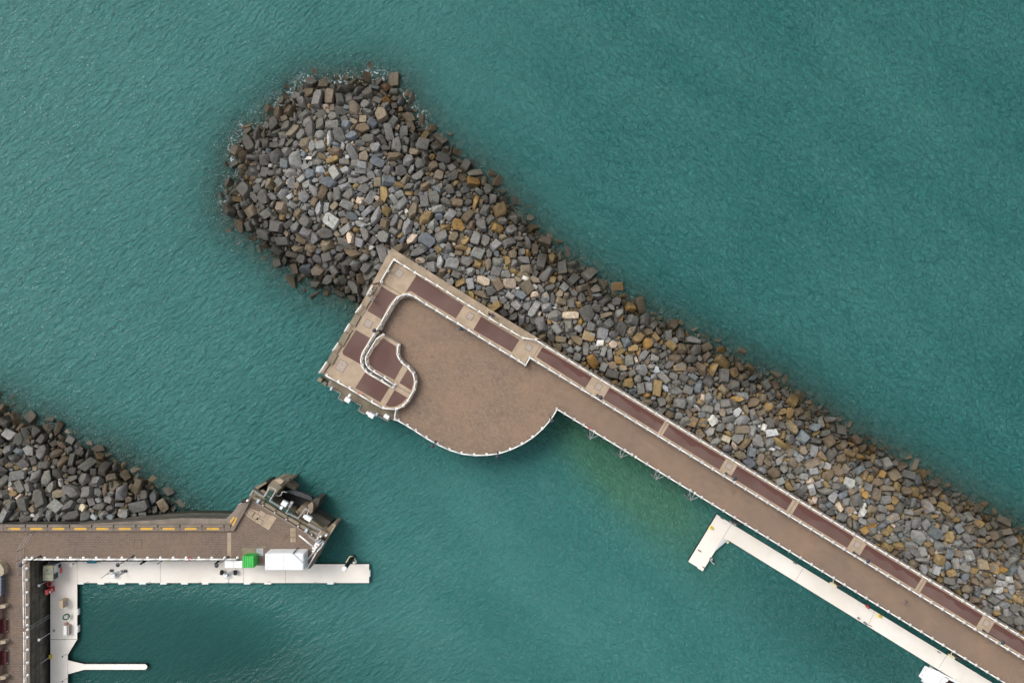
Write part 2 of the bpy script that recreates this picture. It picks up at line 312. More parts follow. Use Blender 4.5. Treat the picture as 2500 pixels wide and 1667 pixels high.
# ------------------------------------------------------------ water
def water_mat():
    m, b = newmat('sea_water'); N, L = nodes(m); out = N['Material Output']
    g = N.new('ShaderNodeNewGeometry')
    def attr(n):
        a = N.new('ShaderNodeAttribute'); a.attribute_name = n; return a.outputs['Fac']
    def noise(sc, det, rough=.5, stretch=None, rot=0, dist=0):
        m0 = N.new('ShaderNodeMapping'); m0.inputs['Rotation'].default_value = (0, 0, rot); L.new(g.outputs['Position'], m0.inputs['Vector'])
        mp = N.new('ShaderNodeMapping')
        if stretch: mp.inputs['Scale'].default_value = stretch
        L.new(m0.outputs[0], mp.inputs['Vector'])
        n = N.new('ShaderNodeTexNoise'); n.inputs['Scale'].default_value = sc; n.inputs['Detail'].default_value = det; n.inputs['Roughness'].default_value = rough; n.inputs['Distortion'].default_value = dist
        L.new(mp.outputs[0], n.inputs['Vector']); return n.outputs['Fac']
    def mrange(x, a, c, lo=0, hi=1):
        r = N.new('ShaderNodeMapRange'); r.inputs[1].default_value = a; r.inputs[2].default_value = c; r.inputs[3].default_value = lo; r.inputs[4].default_value = hi; L.new(x, r.inputs[0]); return r.outputs[0]
    def math_(op, a, c=None, d=None):
        q = N.new('ShaderNodeMath'); q.operation = op
        for k, v in enumerate((a, c, d)):
            if v is None: continue
            if isinstance(v, (int, float)): q.inputs[k].default_value = v
            else: L.new(v, q.inputs[k])
        return q.outputs[0]
    def mix(f, a, c, mode='MIX'):
        x = N.new('ShaderNodeMix'); x.data_type = 'RGBA'; x.blend_type = mode
        for k, v in ((0, f), (6, a), (7, c)):
            if isinstance(v, (int, float)): x.inputs[k].default_value = v
            elif isinstance(v, tuple): x.inputs[k].default_value = (*v, 1)
            else: L.new(v, x.inputs[k])
        return x.outputs[2]
    deep = (.020, .126, .119); lite = (.034, .156, .146)
    c = mix(mrange(noise(.03, 5, .55, (1, 2.6, 1), R(35)), .35, .65), deep, lite)
    c = mix(attr('glaucous'), c, (.060, .190, .178))            # paler sea at the upper left
    c = mix(attr('silty'), c, (.045, .150, .098))               # greenish sand showing in the pier's lee
    c = mix(attr('basin'), c, (.008, .058, .053))               # deep, clear water of the inner basin, plus painted shade by the gate abutment
    sx0 = N.new('ShaderNodeSeparateXYZ'); L.new(g.outputs['Position'], sx0.inputs[0]); east0 = mrange(sx0.outputs['X'], -35, 15)
    def blend_(p, q):
        x = N.new('ShaderNodeMix'); L.new(east0, x.inputs[0]); L.new(p, x.inputs[2]); L.new(q, x.inputs[3]); return x.outputs[0]
    # ripple light and dark painted into the colour, drawn out along the waves
    st = blend_(mrange(noise(.85, 7, .7, (1, 1.9, 1), R(-36), .5), .32, .68, .80, 1.22), mrange(noise(.75, 7, .72, (1, 1.7, 1), R(38), .5), .32, .68, .80, 1.22))
    st = math_('ADD', math_('MULTIPLY', math_('SUBTRACT', st, 1.0), math_('MULTIPLY_ADD', attr('calm'), -.6, 1.0)), 1.0)
    c = mix(1.0, c, st, 'MULTIPLY')
    L.new(c, b.inputs['Base Color'])
    b.inputs['Roughness'].default_value = .05; b.inputs['IOR'].default_value = 1.33
    # waves
    sx = N.new('ShaderNodeSeparateXYZ'); L.new(g.outputs['Position'], sx.inputs[0])
    east = mrange(sx.outputs['X'], -35, 15)                      # the sea turns round the head: crests lean the other way to the right
    def blend(p, q):
        x = N.new('ShaderNodeMix'); L.new(east, x.inputs[0]); L.new(p, x.inputs[2]); L.new(q, x.inputs[3]); return x.outputs[0]
    h1 = blend(noise(.16, 3, .5, (1, 2.2, 1), R(-40), .6), noise(.16, 3, .5, (1, 2.0, 1), R(34), .6))
    h2 = blend(noise(.8, 4, .55, (1, 2.0, 1), R(-36), .4), noise(.95, 4, .6, (1, 1.6, 1), R(40), .8))
    h3 = noise(3.2, 5, .62, (1, 1.4, 1), R(-30), .3)
    calm = attr('calm')
    hh = math_('MULTIPLY_ADD', h1, 1.8, math_('MULTIPLY_ADD', h2, 1.7, math_('MULTIPLY', h3, .58)))
    bp = N.new('ShaderNodeBump'); bp.inputs['Distance'].default_value = .46
    L.new(math_('MULTIPLY_ADD', calm, -.85, 1.0), bp.inputs['Strength']); L.new(hh, bp.inputs['Height']); L.new(bp.outputs[0], b.inputs['Normal'])
    # clear shallows: the submerged boulders show through
    tr = N.new('ShaderNodeBsdfTransparent'); tr.inputs['Color'].default_value = (.66, .70, .67, 1)
    ms = N.new('ShaderNodeMixShader'); cl = attr('clear')
    gl = N.new('ShaderNodeBsdfGlossy'); gl.inputs['Roughness'].default_value = .15; L.new(bp.outputs[0], gl.inputs['Normal'])
    mt = N.new('ShaderNodeMixShader'); mt.inputs[0].default_value = .035; L.new(tr.outputs[0], mt.inputs[1]); L.new(gl.outputs[0], mt.inputs[2])
    n5 = noise(.5, 4, .6)
    L.new(math_('MULTIPLY', cl, mrange(n5, .3, .7, .80, 1.05)), ms.inputs[0]); L.new(b.outputs[0], ms.inputs[1]); L.new(mt.outputs[0], ms.inputs[2])
    # foam lace where the swell meets the boulders
    v = N.new('ShaderNodeTexVoronoi'); v.feature = 'DISTANCE_TO_EDGE'; v.inputs['Scale'].default_value = 1.15
    nn = N.new('ShaderNodeTexNoise'); nn.inputs['Scale'].default_value = 1.2; nn.inputs['Detail'].default_value = 5; L.new(g.outputs['Position'], nn.inputs['Vector'])
    va = N.new('ShaderNodeVectorMath'); va.operation = 'MULTIPLY_ADD'; va.inputs[1].default_value = (1.6, 1.6, 0); L.new(nn.outputs['Color'], va.inputs[0]); L.new(g.outputs['Position'], va.inputs[2])
    L.new(va.outputs[0], v.inputs['Vector'])
    lace = mrange(v.outputs['Distance'], .10, .0)
    lace = math_('MULTIPLY', lace, mrange(noise(2.2, 7, .72), .46, .66))
    gate = mrange(math_('MULTIPLY', attr('foam'), mrange(noise(.35, 3), .42, .60, .0, 1.5)), .12, .6)
    fm = math_('MULTIPLY', lace, gate)
    # sun glints painted into the colour as small pale flecks, upper left
    glints = mrange(noise(3.0, 3, .65), .60, .67)
    glints = math_('MULTIPLY', glints, math_('MULTIPLY', mrange(noise(.4, 4, .7, (1, 2.0, 1), R(-36)), .44, .60), attr('glaucous')))
    fm = math_('MAXIMUM', fm, math_('MULTIPLY', glints, .62))
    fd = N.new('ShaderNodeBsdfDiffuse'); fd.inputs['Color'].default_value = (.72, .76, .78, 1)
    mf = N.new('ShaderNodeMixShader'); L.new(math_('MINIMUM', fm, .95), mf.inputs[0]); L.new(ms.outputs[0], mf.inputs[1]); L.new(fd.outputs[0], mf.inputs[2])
    L.new(mf.outputs[0], out.inputs['Surface'])
    return m
wx = np.concatenate([[-6000, -2000, -600, -250, -150], np.arange(-112, 112.1, .5), [150, 250, 600, 2000, 6000]])
wy = np.concatenate([[-6000, -2000, -600, -250, -120], np.arange(-78, 78.1, .5), [120, 250, 600, 2000, 6000]])
X, Y = np.meshgrid(wx, wy); H = hgt(X, Y)
s0 = CAM_Z * KK / 2500; PX = X / s0 + 1250; PY = -Y / s0 + 833.5
def blob(cx, cy, rx, ry, ang=0.0, p=2.0):
    a = R(ang); dx, dy = PX - cx, PY - cy
    u = (dx * math.cos(a) + dy * math.sin(a)) / rx; v = (-dx * math.sin(a) + dy * math.cos(a)) / ry
    return np.exp(-(u * u + v * v) ** (p / 2))
clear = np.where(H < 0, np.exp(-(np.maximum(-H, 0) / 2.0) ** 1.35), 1.0) * .96; clear[H < -8] = 0
harb = (PX > 950) & (PY > 1000 + np.maximum(PX - 1360, -400) * .61)
clear[harb | ((PX < 620) & (PY > 1285))] = 0
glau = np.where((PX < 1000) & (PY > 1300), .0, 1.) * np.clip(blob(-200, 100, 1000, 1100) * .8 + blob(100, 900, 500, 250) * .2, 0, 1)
silt = np.clip(blob(1570, 1190, 250, 90, 46, 2.5) * .95 + blob(1480, 1105, 200, 75, 36) * .65, 0, 1)
basin_and_shade = np.clip(blob(300, 1620, 470, 210, 0, 6) * .9 + blob(850, 1640, 420, 160) * .22 + blob(2120, 1600, 460, 100, 31) * .55 + blob(790, 1270, 75, 110) * .55, 0, 1)  # last blob paints the gate abutment's shade and reflection into the water
calm = np.clip(blob(350, 1560, 420, 160, 0, 4) * .9 + blob(1500, 1450, 900, 350, 0, 4) * .45, 0, 1)
expo = np.clip(blob(850, 190, 330, 110) * 1.1 + blob(600, 350, 120, 160) * .9 + blob(1010, 240, 60, 90) * .8, .0, 1.0)
expo = np.maximum(expo, np.where(PX > 1050, .16, .05))
expo[(PX > 1000) & (PY > 1000 + (PX - 1360) * .61)] = 0
expo[(PX < 620) & (PY > 1272)] = 0
foam = np.clip(expo * np.exp(-((H + .25) / .75) ** 2), 0, 1)
# light lapping along the open side of the long promenade
o_w = struct(gridmesh('water', wx, wy, np.zeros_like(X), water_mat(), (('clear', clear), ('glaucous', glau), ('silty', silt), ('basin', basin_and_shade), ('calm', calm), ('foam', foam))))

# ------------------------------------------------------------ decks' outlines
DECK6 = [(968,1003),(965,1027),(973,1028),(1015,1053.5),(1041,1070),(1068,1085.5),(1097,1099),(1126.7,1108.6),(1157.8,1112.6),(1188.4,1112.6),(1219.4,1108),(1246,1099.5),(1275.5,1086),(1302,1069),(1326,1048),(1346.5,1024.5),(1360.5,1001.5),
    (1379,1012.8),(2700,1819.7),(2720,1690),(1300,850),(1250,840),(1000,712),(962,720),(925,790),(882,866),(880,897),(950,960),(950,1002)]
UP7 = [(957,607.7),(1193,754.5),(1318.6,829.7),(2700,1671.7),(2690,1728.6),(1291,876),(1281.5,896),(1248,875),(1143,811),(1040,748.5),(1013,731),(998,726),(985,727.5),(975,734),(966,746),(951,771),(938.6,791.3),(934.5,803),(928,811),(920,818),
    (917,823),(903.5,845),(895.5,860),(889,871),(888.5,887.5),(896.5,901.5),(911.5,911.8),(938,927.2),(960.8,941.2),(963.5,938.2),(939.8,923.2),(914,908),(900,898),(892.6,886),(893.2,872),(900,861),(908,843),(921,823),(926,816),(936,812.5),
    (938.6,815.6),(979.4,838),(977.5,848),(976.5,861),(980.5,873),(989.6,883),(1002,892),(1012.6,904.6),(1019.2,918.6),(1020,934),(1015,953),(1002,978.6),(988,992.6),(970.5,1001.5),(951,1003),(935,1000.5),(906.7,983.2),(795.7,919),(781.5,910.2),(882,741.6),(908,694),(949,620)]
QUAY6 = [(-260,1281),(170,1281),(259,1275.5),(377,1269),(444,1264.3),(552,1265.5),(572,1246),(583,1229),(601,1219),(611,1215.5),(769,1312),(781,1320),(757.5,1384.5),(700,1381),(594,1379),(592.5,1366.5),(72,1366.5),(72,1850),(-260,1850)]
up7, dk6, qy6 = PL(UP7, 7), PL(DECK6, 6), PL(QUAY6, 6)

# ------------------------------------------------------------ boulders: packed by growing footprints into the free space
RES = .125
OX0, OX1, OY0, OY1 = -96., 96., -66., 68.
nxo, nyo = int((OX1 - OX0) / RES), int((OY1 - OY0) / RES)
ox = OX0 + (np.arange(nxo) + .5) * RES; oy = OY0 + (np.arange(nyo) + .5) * RES
def inpoly(poly, X, Y):
    ins = np.zeros(X.shape, bool); n = len(poly)
    for i in range(n):
        ax, ay = poly[i]; bx_, by_ = poly[(i + 1) % n]
        ins ^= ((ay > Y) != (by_ > Y)) & (X < (bx_ - ax) * (Y - ay) / (by_ - ay + 1e-12) + ax)
    return ins
OXX, OYY = np.meshgrid(ox, oy)
blocked = inpoly(up7, OXX, OYY) | inpoly(dk6, OXX, OYY) | inpoly(qy6, OXX, OYY)
def hg_grid(X, Y):
    i = np.clip((X - GX0) / GS, 0, len(gx) - 1.001); j = np.clip((Y - GY0) / GS, 0, len(gy) - 1.001)
    a = i.astype(int); b = j.astype(int); u = i - a; v = j - b
    return (HG[b, a] * (1 - u) + HG[b, a + 1] * u) * (1 - v) + (HG[b + 1, a] * (1 - u) + HG[b + 1, a + 1] * u) * v
HO = hg_grid(OXX, OYY)
PXO = OXX / s0 + 1250; PYO = -OYY / s0 + 833.5
want = (HO > -2.0) & ~blocked & ~((PXO < 620) & (PYO > 1272)) & ~((PXO < 1300) & (PYO > 1000) & (PXO > 480))

def poly_mask(cx, cy, pts):
    x0, x1 = pts[:, 0].min() + cx, pts[:, 0].max() + cx; y0, y1 = pts[:, 1].min() + cy, pts[:, 1].max() + cy
    i0, i1 = int((x0 - OX0) / RES), int((x1 - OX0) / RES) + 1; j0, j1 = int((y0 - OY0) / RES), int((y1 - OY0) / RES) + 1
    if i0 < 0 or j0 < 0 or i1 >= nxo or j1 >= nyo: return None
    X_, Y_ = ox[i0:i1][None, :] - cx, oy[j0:j1][:, None] - cy
    ins = np.ones((j1 - j0, i1 - i0), bool)
    for k in range(len(pts)):
        a, b = pts[k], pts[(k + 1) % len(pts)]
        ins &= (b[0] - a[0]) * (Y_ - a[1]) - (b[1] - a[1]) * (X_ - a[0]) >= 0
    return j0, j1, i0, i1, ins
def footprint(r, asp=None, ang=None, blocky=None):
    blocky = r.random() < .45 if blocky is None else blocky
    asp = asp or (1.05 + abs(r.gauss(0, .55))); ang = r.random() * math.pi if ang is None else ang
    if blocky:
        pts = []
        for sx, sy in ((1, 1), (-1, 1), (-1, -1), (1, -1)):
            k = r.random()
            if k < .28: pts += [(sx * .62, sy * 1.0), (sx * 1.0, sy * .55)][::(1 if sx * sy > 0 else -1)][::-1]
            else: pts.append((sx * (1 - r.random() * .16), sy * (1 - r.random() * .2)))
    else:
        n = r.choice((5, 5, 6, 6, 7)); t0 = r.random() * 6.28
        pts = [((.86 + r.random() * .3) * math.cos(t0 + (i + r.uniform(-.28, .28)) * 2 * math.pi / n), (.86 + r.random() * .3) * math.sin(t0 + (i + r.uniform(-.28, .28)) * 2 * math.pi / n)) for i in range(n)]
    pts = [(x * math.sqrt(asp), y / math.sqrt(asp)) for x, y in pts]
    # convex hull, anticlockwise
    pts = sorted(pts); hull = []
    for seq in (pts, pts[::-1]):
        h = []
        for p in seq:
            while len(h) > 1 and (h[-1][0] - h[-2][0]) * (p[1] - h[-2][1]) - (h[-1][1] - h[-2][1]) * (p[0] - h[-2][0]) <= 0: h.pop()
            h.append(p)
        hull += h[:-1]
    c, s = math.cos(ang), math.sin(ang)
    return np.array([(x * c - y * s, x * s + y * c) for x, y in hull])
rocks = []
def pack(occ, want, seeds, phases, out, seed):
    r = random.Random(seed)
    for (px, py, a, b, ang, col) in seeds:
        z = 2.5
        for _ in range(3): x, y = XY(px, py, z); z = max(0.2, h_at(x, y) + .2)
        f = footprint(r, a / b, R(-ang), blocky=(r.random() < .7)) * math.sqrt(a * b)
        a *= .86; b *= .86; f = f * .86; q = poly_mask(x, y, f)
        if q is None: continue
        j0, j1, i0, i1, ins = q; occ[j0:j1, i0:i1] |= ins
        out.append(dict(x=x, y=y, f=f, r=math.sqrt(a * b), col=col, seeded=True))
    for (tmin, tmax, acc, tries) in phases:
        free = np.argwhere(want & ~occ); k = 0
        for t in range(tries):
            if t % 400 == 0: free = np.argwhere(want & ~occ)
            if len(free) == 0: break
            j, i = free[r.randrange(len(free))]
            if occ[j, i]: continue
            x, y = ox[i] + r.uniform(-.06, .06), oy[j] + r.uniform(-.06, .06)
            # the lower right of the long slope is laid with smaller stone
            sc = (1.0 - .16 * min(1, max(0, (x - 5) / 60))) * (1.04 if x < -52 and y < -8 else 1)
            T = r.uniform(tmin, tmax) * sc; f = footprint(r); s = T * .45; best = None
            while s <= T:
                q = poly_mask(x, y, f * s)
                if q is None: break
                j0, j1, i0, i1, ins = q; ov = (occ[j0:j1, i0:i1] & ins).sum()
                if ov > acc * max(ins.sum(), 1):
                    # nudge away from what it touches, once
                    oy_, ox_ = np.nonzero(occ[j0:j1, i0:i1] & ins)
                    cx_ = ox[i0:i1][ox_].mean() - x; cy_ = oy[j0:j1][oy_].mean() - y; d = math.hypot(cx_, cy_) + 1e-6
                    x2, y2 = x - cx_ / d * .14, y - cy_ / d * .14
                    q2 = poly_mask(x2, y2, f * s)
                    if q2 is None: break
                    ov2 = (occ[q2[0]:q2[1], q2[2]:q2[3]] & q2[4]).sum()
                    if ov2 > acc * max(q2[4].sum(), 1): break
                    x, y, q = x2, y2, q2
                best = (x, y, s, q); s *= 1.09
            if best is None or best[2] < tmin * sc * .62: continue
            x, y, s, (j0, j1, i0, i1, ins) = best
            occ[j0:j1, i0:i1] |= ins; k += 1
            out.append(dict(x=x, y=y, f=f * s, r=s, col=None, seeded=False))
SEEDS = [(1282,680,.72,.5,20,'w'),(1306,700,.62,.42,35,'w'),(751,386,.95,.5,-5,'w'),(659,404,.62,.48,5,'pw'),(798,265,.95,.5,80,'pb'),(878,489,.9,.75,10,'pb'),(605,429,1.25,.62,85,'oc'),
    (940,212,.98,.85,40,'rb'),(943,246,.98,.85,35,'rb'),(1035,333,1.05,.72,120,'oc'),(620,400,.8,.65,-15,'br'),(581,487,1.0,.55,5,'oc'),(997,472,.95,.6,10,'oc'),(920,484,.5,.48,0,'pb'),(880,534,.6,.36,5,'w'),(991,515,.5,.45,60,'w'),
    (812,272,.1,.1,0,'g'),(1466,839,.82,.66,5,'w'),(1497,841,.85,.75,20,'pb'),(1603,903,.95,.7,100,'bw'),(1625,947,.92,.62,55,'bw'),(1741,1027,1.05,.9,50,'w'),(1774,1072,.95,.72,25,'pc'),(1888,1097,.62,.4,25,'w'),(1867,1043,.75,.55,115,'w'),
    (2113,1234,.5,.42,70,'w'),(2241,1309,1.85,1.25,45,'lg'),(2056,1263,1.1,1.0,20,'rg'),(1891,1153,1.15,1.0,40,'br'),(22,1062,1.25,1.0,30,'pw'),(146,1178,.85,.45,75,'w'),(22,1194,.62,.55,10,'pb'),(78,1258,.55,.36,-15,'w'),
    (227,1263,.72,.55,40,'bw'),(202,1238,.8,.62,20,'pc'),(137,1236,1.35,1.15,40,'lg'),(152,1127,1.45,.7,-55,'br'),(255,1194,1.45,.62,88,'br'),(150,1087,1.3,.6,50,'pi'),(1056,652,1.15,.82,85,'rg'),(1089,677,1.0,.5,-38,'rg'),
    (1274,783,1.7,.8,88,'rg'),(1306,753,1.75,.85,-55,'lg'),(1246,722,1.0,.78,30,'lg'),(1148,692,1.15,.9,80,'lg'),(1165,645,.95,.85,20,'oc'),(1255,663,1.05,.6,15,'oc'),(1277,635,1.45,.85,15,'g'),(1230,765,.95,.8,60,'bk'),
    (868,402,1.0,.95,5,'g'),(885,404,.9,.9,0,'lg'),(840,455,1.35,.75,-20,'lg'),(868,425,1.0,.7,0,'lg'),(780,415,1.2,.85,10,'bw'),(860,440,.95,.65,5,'lg'),(690,470,1.3,.85,-50,'lg'),(826,473,1.5,.65,85,'g'),(820,372,1.4,.8,15,'br'),
    (812,390,1.45,.6,-18,'oc'),(900,340,1.4,.8,15,'dg'),(830,270,1.5,1.1,5,'dg'),(880,415,1.2,.9,0,'g'),(1600,875,1.0,.8,20,'g'),(1515,860,.95,.55,-30,'oc'),(1430,850,1.45,.7,88,'g'),(1395,855,1.1,.95,45,'lg'),(1600,745,1.2,.9,30,'g'),
    (1585,945,1.1,.75,88,'lg'),(1660,985,1.4,1.2,10,'g'),(1616,980,1.0,.8,70,'g'),(1490,865,1.3,.6,80,'g'),(1545,850,1.2,.75,-35,'oc'),(2295,1365,1.2,.9,20,'oc'),(2358,1312,1.0,.6,60,'g'),(2216,1158,1.3,.9,20,'g')]
SEEDS = [s for s in SEEDS if s[2] > .3]
occ = blocked.copy()
pack(occ, want, SEEDS, [(1.0, 1.3, .02, 500), (.78, 1.1, .04, 5200), (.56, .85, .06, 8500), (.40, .62, .08, 9000), (.27, .42, .08, 6000)], rocks, 5)
under = []
occ2 = blocked.copy()
pack(occ2, want | ((HO > -3.8) & (HO < -1.0) & ~blocked & ~((PXO < 620) & (PYO > 1272)) & ~((PXO > 1000) & (PYO > 1000 + (PXO - 1360) * .61))), [], [(.9, 1.5, .12, 2200), (.5, .9, .15, 5500)], under, 9)
print('boulders', len(rocks), 'under', len(under))

PAL = {'g': (.185, .18, .168), 'lg': (.27, .268, .258), 'dg': (.125, .120, .108), 'bw': (.40, .43, .44), 'w': (.66, .645, .60), 'pw': (.45, .45, .43), 'pb': (.55, .44, .34), 'pc': (.52, .45, .33), 'br': (.17, .128, .085), 'oc': (.27, .19, .088),
       'rb': (.20, .10, .035), 'rg': (.20, .195, .19), 'pi': (.26, .18, .13), 'bk': (.085, .075, .065), 'bg': (.16, .18, .195), 'wb': (.215, .175, .125), 'or': (.31, .175, .055)}
CNAME = {'g': 'grey', 'lg': 'light grey', 'dg': 'dark grey', 'bw': 'bluish white', 'w': 'white', 'pw': 'pale grey', 'pb': 'pale pinkish', 'pc': 'cream', 'br': 'brown', 'oc': 'ochre', 'rb': 'rust brown', 'rg': 'ridged grey', 'pi': 'pink brown',
         'bk': 'blackish', 'bg': 'blue grey', 'wb': 'warm brown', 'or': 'orange'}
def rock_mat():
    m, b = newmat('boulder_stone'); N, L = nodes(m)
    g = N.new('ShaderNodeNewGeometry'); a = N.new('ShaderNodeAttribute'); a.attribute_name = 'tint'
    def noise(sc, det, rough=.55):
        n = N.new('ShaderNodeTexNoise'); n.inputs['Scale'].default_value = sc; n.inputs['Detail'].default_value = det; n.inputs['Roughness'].default_value = rough; L.new(g.outputs['Position'], n.inputs['Vector']); return n.outputs['Fac']
    def mrange(x, p, q, lo=0, hi=1):
        r = N.new('ShaderNodeMapRange'); r.inputs[1].default_value = p; r.inputs[2].default_value = q; r.inputs[3].default_value = lo; r.inputs[4].default_value = hi; L.new(x, r.inputs[0]); return r.outputs[0]
    def mix(f, p, q, mode='MIX'):
        x = N.new('ShaderNodeMix'); x.data_type = 'RGBA'; x.blend_type = mode
        for k, v in ((0, f), (6, p), (7, q)):
            if isinstance(v, (int, float)): x.inputs[k].default_value = v
            elif isinstance(v, tuple): x.inputs[k].default_value = (*v, 1)
            else: L.new(v, x.inputs[k])
        return x.outputs[2]
    c = mix(1.0, a.outputs['Color'], mrange(noise(1.7, 7, .68), .3, .7, .68, 1.3), 'MULTIPLY')
    c = mix(mrange(noise(.9, 5, .6), .56, .68, 0, .55), c, (.15, .11, .07))              # brown staining
    ad = N.new('ShaderNodeMath'); ad.operation = 'MULTIPLY_ADD'; ad.inputs[1].default_value = .55; L.new(a.outputs['Alpha'], ad.inputs[0]); L.new(noise(1.3, 6, .66), ad.inputs[2])
    c = mix(mrange(ad.outputs[0], .78, .90, 0, .85), c, (.34, .20, .055))                # orange lichen
    sx = N.new('ShaderNodeSeparateXYZ'); L.new(g.outputs['Position'], sx.inputs[0])
    wz = N.new('ShaderNodeMath'); wz.operation = 'MULTIPLY_ADD'; wz.inputs[1].default_value = -2.6; L.new(noise(.22, 4), wz.inputs[0]); L.new(sx.outputs['Z'], wz.inputs[2])
    wet = mrange(wz.outputs[0], 2.1, -.9)                                                # tide-wetted stone
    c = mix(wet, c, mix(1.0, c, (.30, .285, .24), 'MULTIPLY'))
    wn = N.new('ShaderNodeMath'); wn.operation = 'ADD'; L.new(wz.outputs[0], wn.inputs[0]); L.new(noise(2.2, 4), wn.inputs[1])
    c = mix(mrange(wn.outputs[0], -.35, -1.2, 0, .75), c, (.105, .078, .042))              # brown weed at the waterline
    L.new(c, b.inputs['Base Color'])
    rr = N.new('ShaderNodeMapRange'); L.new(wet, rr.inputs[0]); rr.inputs[3].default_value = .88; rr.inputs[4].default_value = .5; L.new(rr.outputs[0], b.inputs['Roughness'])
    b.inputs['Specular IOR Level'].default_value = .3
    bp = N.new('ShaderNodeBump'); bp.inputs['Distance'].default_value = .09; L.new(noise(3.2, 7, .65), bp.inputs['Height']); L.new(bp.outputs[0], b.inputs['Normal'])
    return m
M['rock'] = rock_mat()

def rock_mesh(f, rr, r, ridged=False):
    """angular quarried block over the footprint f; returns vertices and faces, centre at the girdle"""
    kind = r.random(); n = len(f); t = rr * r.uniform(.55, .95)
    a = r.random() * 6.283; tx, ty = math.cos(a), math.sin(a); tilt = r.uniform(.05, .55)
    pts = [Vector((x * 1.0, y * 1.0, r.uniform(-.12, .10) * rr - .10 * rr)) for x, y in f]
    sx, sy = r.uniform(-.16, .16) * rr, r.uniform(-.16, .16) * rr
    if kind < .5: k0, k1 = .74, .95
    elif kind < .82: k0, k1 = .45, .80
    else: k0, k1 = .2, .55
    for x, y in f:
        k = r.uniform(k0, k1)
        z = t * (.78 + .25 * r.random()) - tilt * (x * tx + y * ty)
        pts.append(Vector((x * k + sx, y * k + sy, z)))
    for x, y in f: pts.append(Vector((x * .8, y * .8, -t * .9)))
    bm = bmesh.new(); vs = [bm.verts.new(p) for p in pts]
    res = bmesh.ops.convex_hull(bm, input=vs)
    bmesh.ops.delete(bm, geom=[v for v in bm.verts if not v.link_faces], context='VERTS')
    bmesh.ops.dissolve_limit(bm, angle_limit=R(9), verts=bm.verts[:], edges=bm.edges[:])
    try: bmesh.ops.bevel(bm, geom=bm.edges[:] , offset=.055 * rr + .02, segments=2, profile=.6, affect='EDGES', clamp_overlap=True)
    except Exception: pass
    bm.verts.index_update()
    V = [tuple(v.co) for v in bm.verts]; F = [tuple(v.index for v in fc.verts) for fc in bm.faces]; bm.free()
    return V, F
def rot_to(gxs, gys, r, amt):
    n = Vector((-gxs * .75 + r.gauss(0, amt), -gys * .75 + r.gauss(0, amt), 1)).normalized()
    return Vector((0, 0, 1)).rotation_difference(n).to_matrix()
def write_mesh(name, V, F, TC, smooth=False):
    me = bpy.data.meshes.new(name); me.from_pydata(V, [], F)
    at = me.attributes.new('tint', 'FLOAT_COLOR', 'POINT'); at.data.foreach_set('color', np.asarray(TC, np.float32).ravel())
    me.materials.append(M['rock'])
    return me
AX = Vector((math.cos(AXA), -math.sin(AXA), 0)); 
def rock_colour(rk, r):
    if rk['col'] is None:
        x, y = rk['x'], rk['y']; px, py = x / s0 + 1250, -y / s0 + 833.5; h = h_at(x, y)
        if px < 520: pool = [('g', 34), ('dg', 30), ('wb', 10), ('lg', 10), ('br', 4), ('pi', 3), ('pb', 3), ('bg', 4), ('oc', 2)]
        elif px < 1150 and h < 3.3: pool = [('dg', 44), ('g', 30), ('br', 9), ('wb', 10), ('oc', 3), ('bg', 3)]
        elif px < 1150: pool = [('g', 32), ('lg', 32), ('wb', 13), ('bg', 6), ('oc', 5), ('br', 5), ('pb', 3), ('pw', 4)]
        elif h > 3.0: pool = [('g', 30), ('lg', 25), ('wb', 14), ('bg', 9), ('oc', 9), ('br', 5), ('pb', 3), ('pw', 4), ('or', 1)]
        else: pool = [('g', 30), ('dg', 22), ('wb', 16), ('br', 11), ('oc', 8), ('lg', 8), ('bg', 4), ('or', 2)]
        tot = sum(w_ for _, w_ in pool); q = r.random() * tot
        for c, w_ in pool:
            q -= w_
            if q <= 0: break
        rk['col'] = c
    base = PAL[rk['col']]; v = r.uniform(.85, 1.18)
    lich = max(0, r.gauss(.22, .22)) if rk['col'] in ('g', 'lg', 'wb', 'oc', 'br', 'or') else 0.0
    px = rk['x'] / s0 + 1250
    if px < 1050: lich *= .55
    if rk['seeded']: lich *= .4
    v *= .87
    return (base[0] * v, base[1] * v * r.uniform(.98, 1.02), base[2] * v * r.uniform(.95, 1.05), min(lich, .8))
rr_ = random.Random(21)
for k, rk in enumerate(rocks):
    x, y = rk['x'], rk['y']; h = h_at(x, y); e = .8
    gxs, gys = (h_at(x + e, y) - h_at(x - e, y)) / (2 * e), (h_at(x, y + e) - h_at(x, y - e)) / (2 * e)
    V, F = rock_mesh(rk['f'], rk['r'], rr_)
    rt = rot_to(gxs, gys, rr_, .13)
    z = h + rr_.uniform(-.18, .22) * rk['r'] - max(0, .8 - rk['r']) * .55
    rk['V'] = [tuple(rt @ Vector(q)) for q in V]; rk['F'] = F; rk['z'] = z; rk['tint'] = rock_colour(rk, rr_); rk['h'] = h
def in_view(rk):
    s = (CAM_Z - rk['z']) * KK / 2500; px = rk['x'] / s + 1250; py = -rk['y'] / s + 833.5
    rk['px'], rk['py'] = px, py
    return 12 < px < 2488 and 12 < py < 1655 and rk['h'] > .25
vis = [rk for rk in rocks if in_view(rk)]
vis.sort(key=lambda q: -(q['r'] + (.7 if q['seeded'] else 0)))
single = vis[:300]; ids = set(id(q) for q in single)
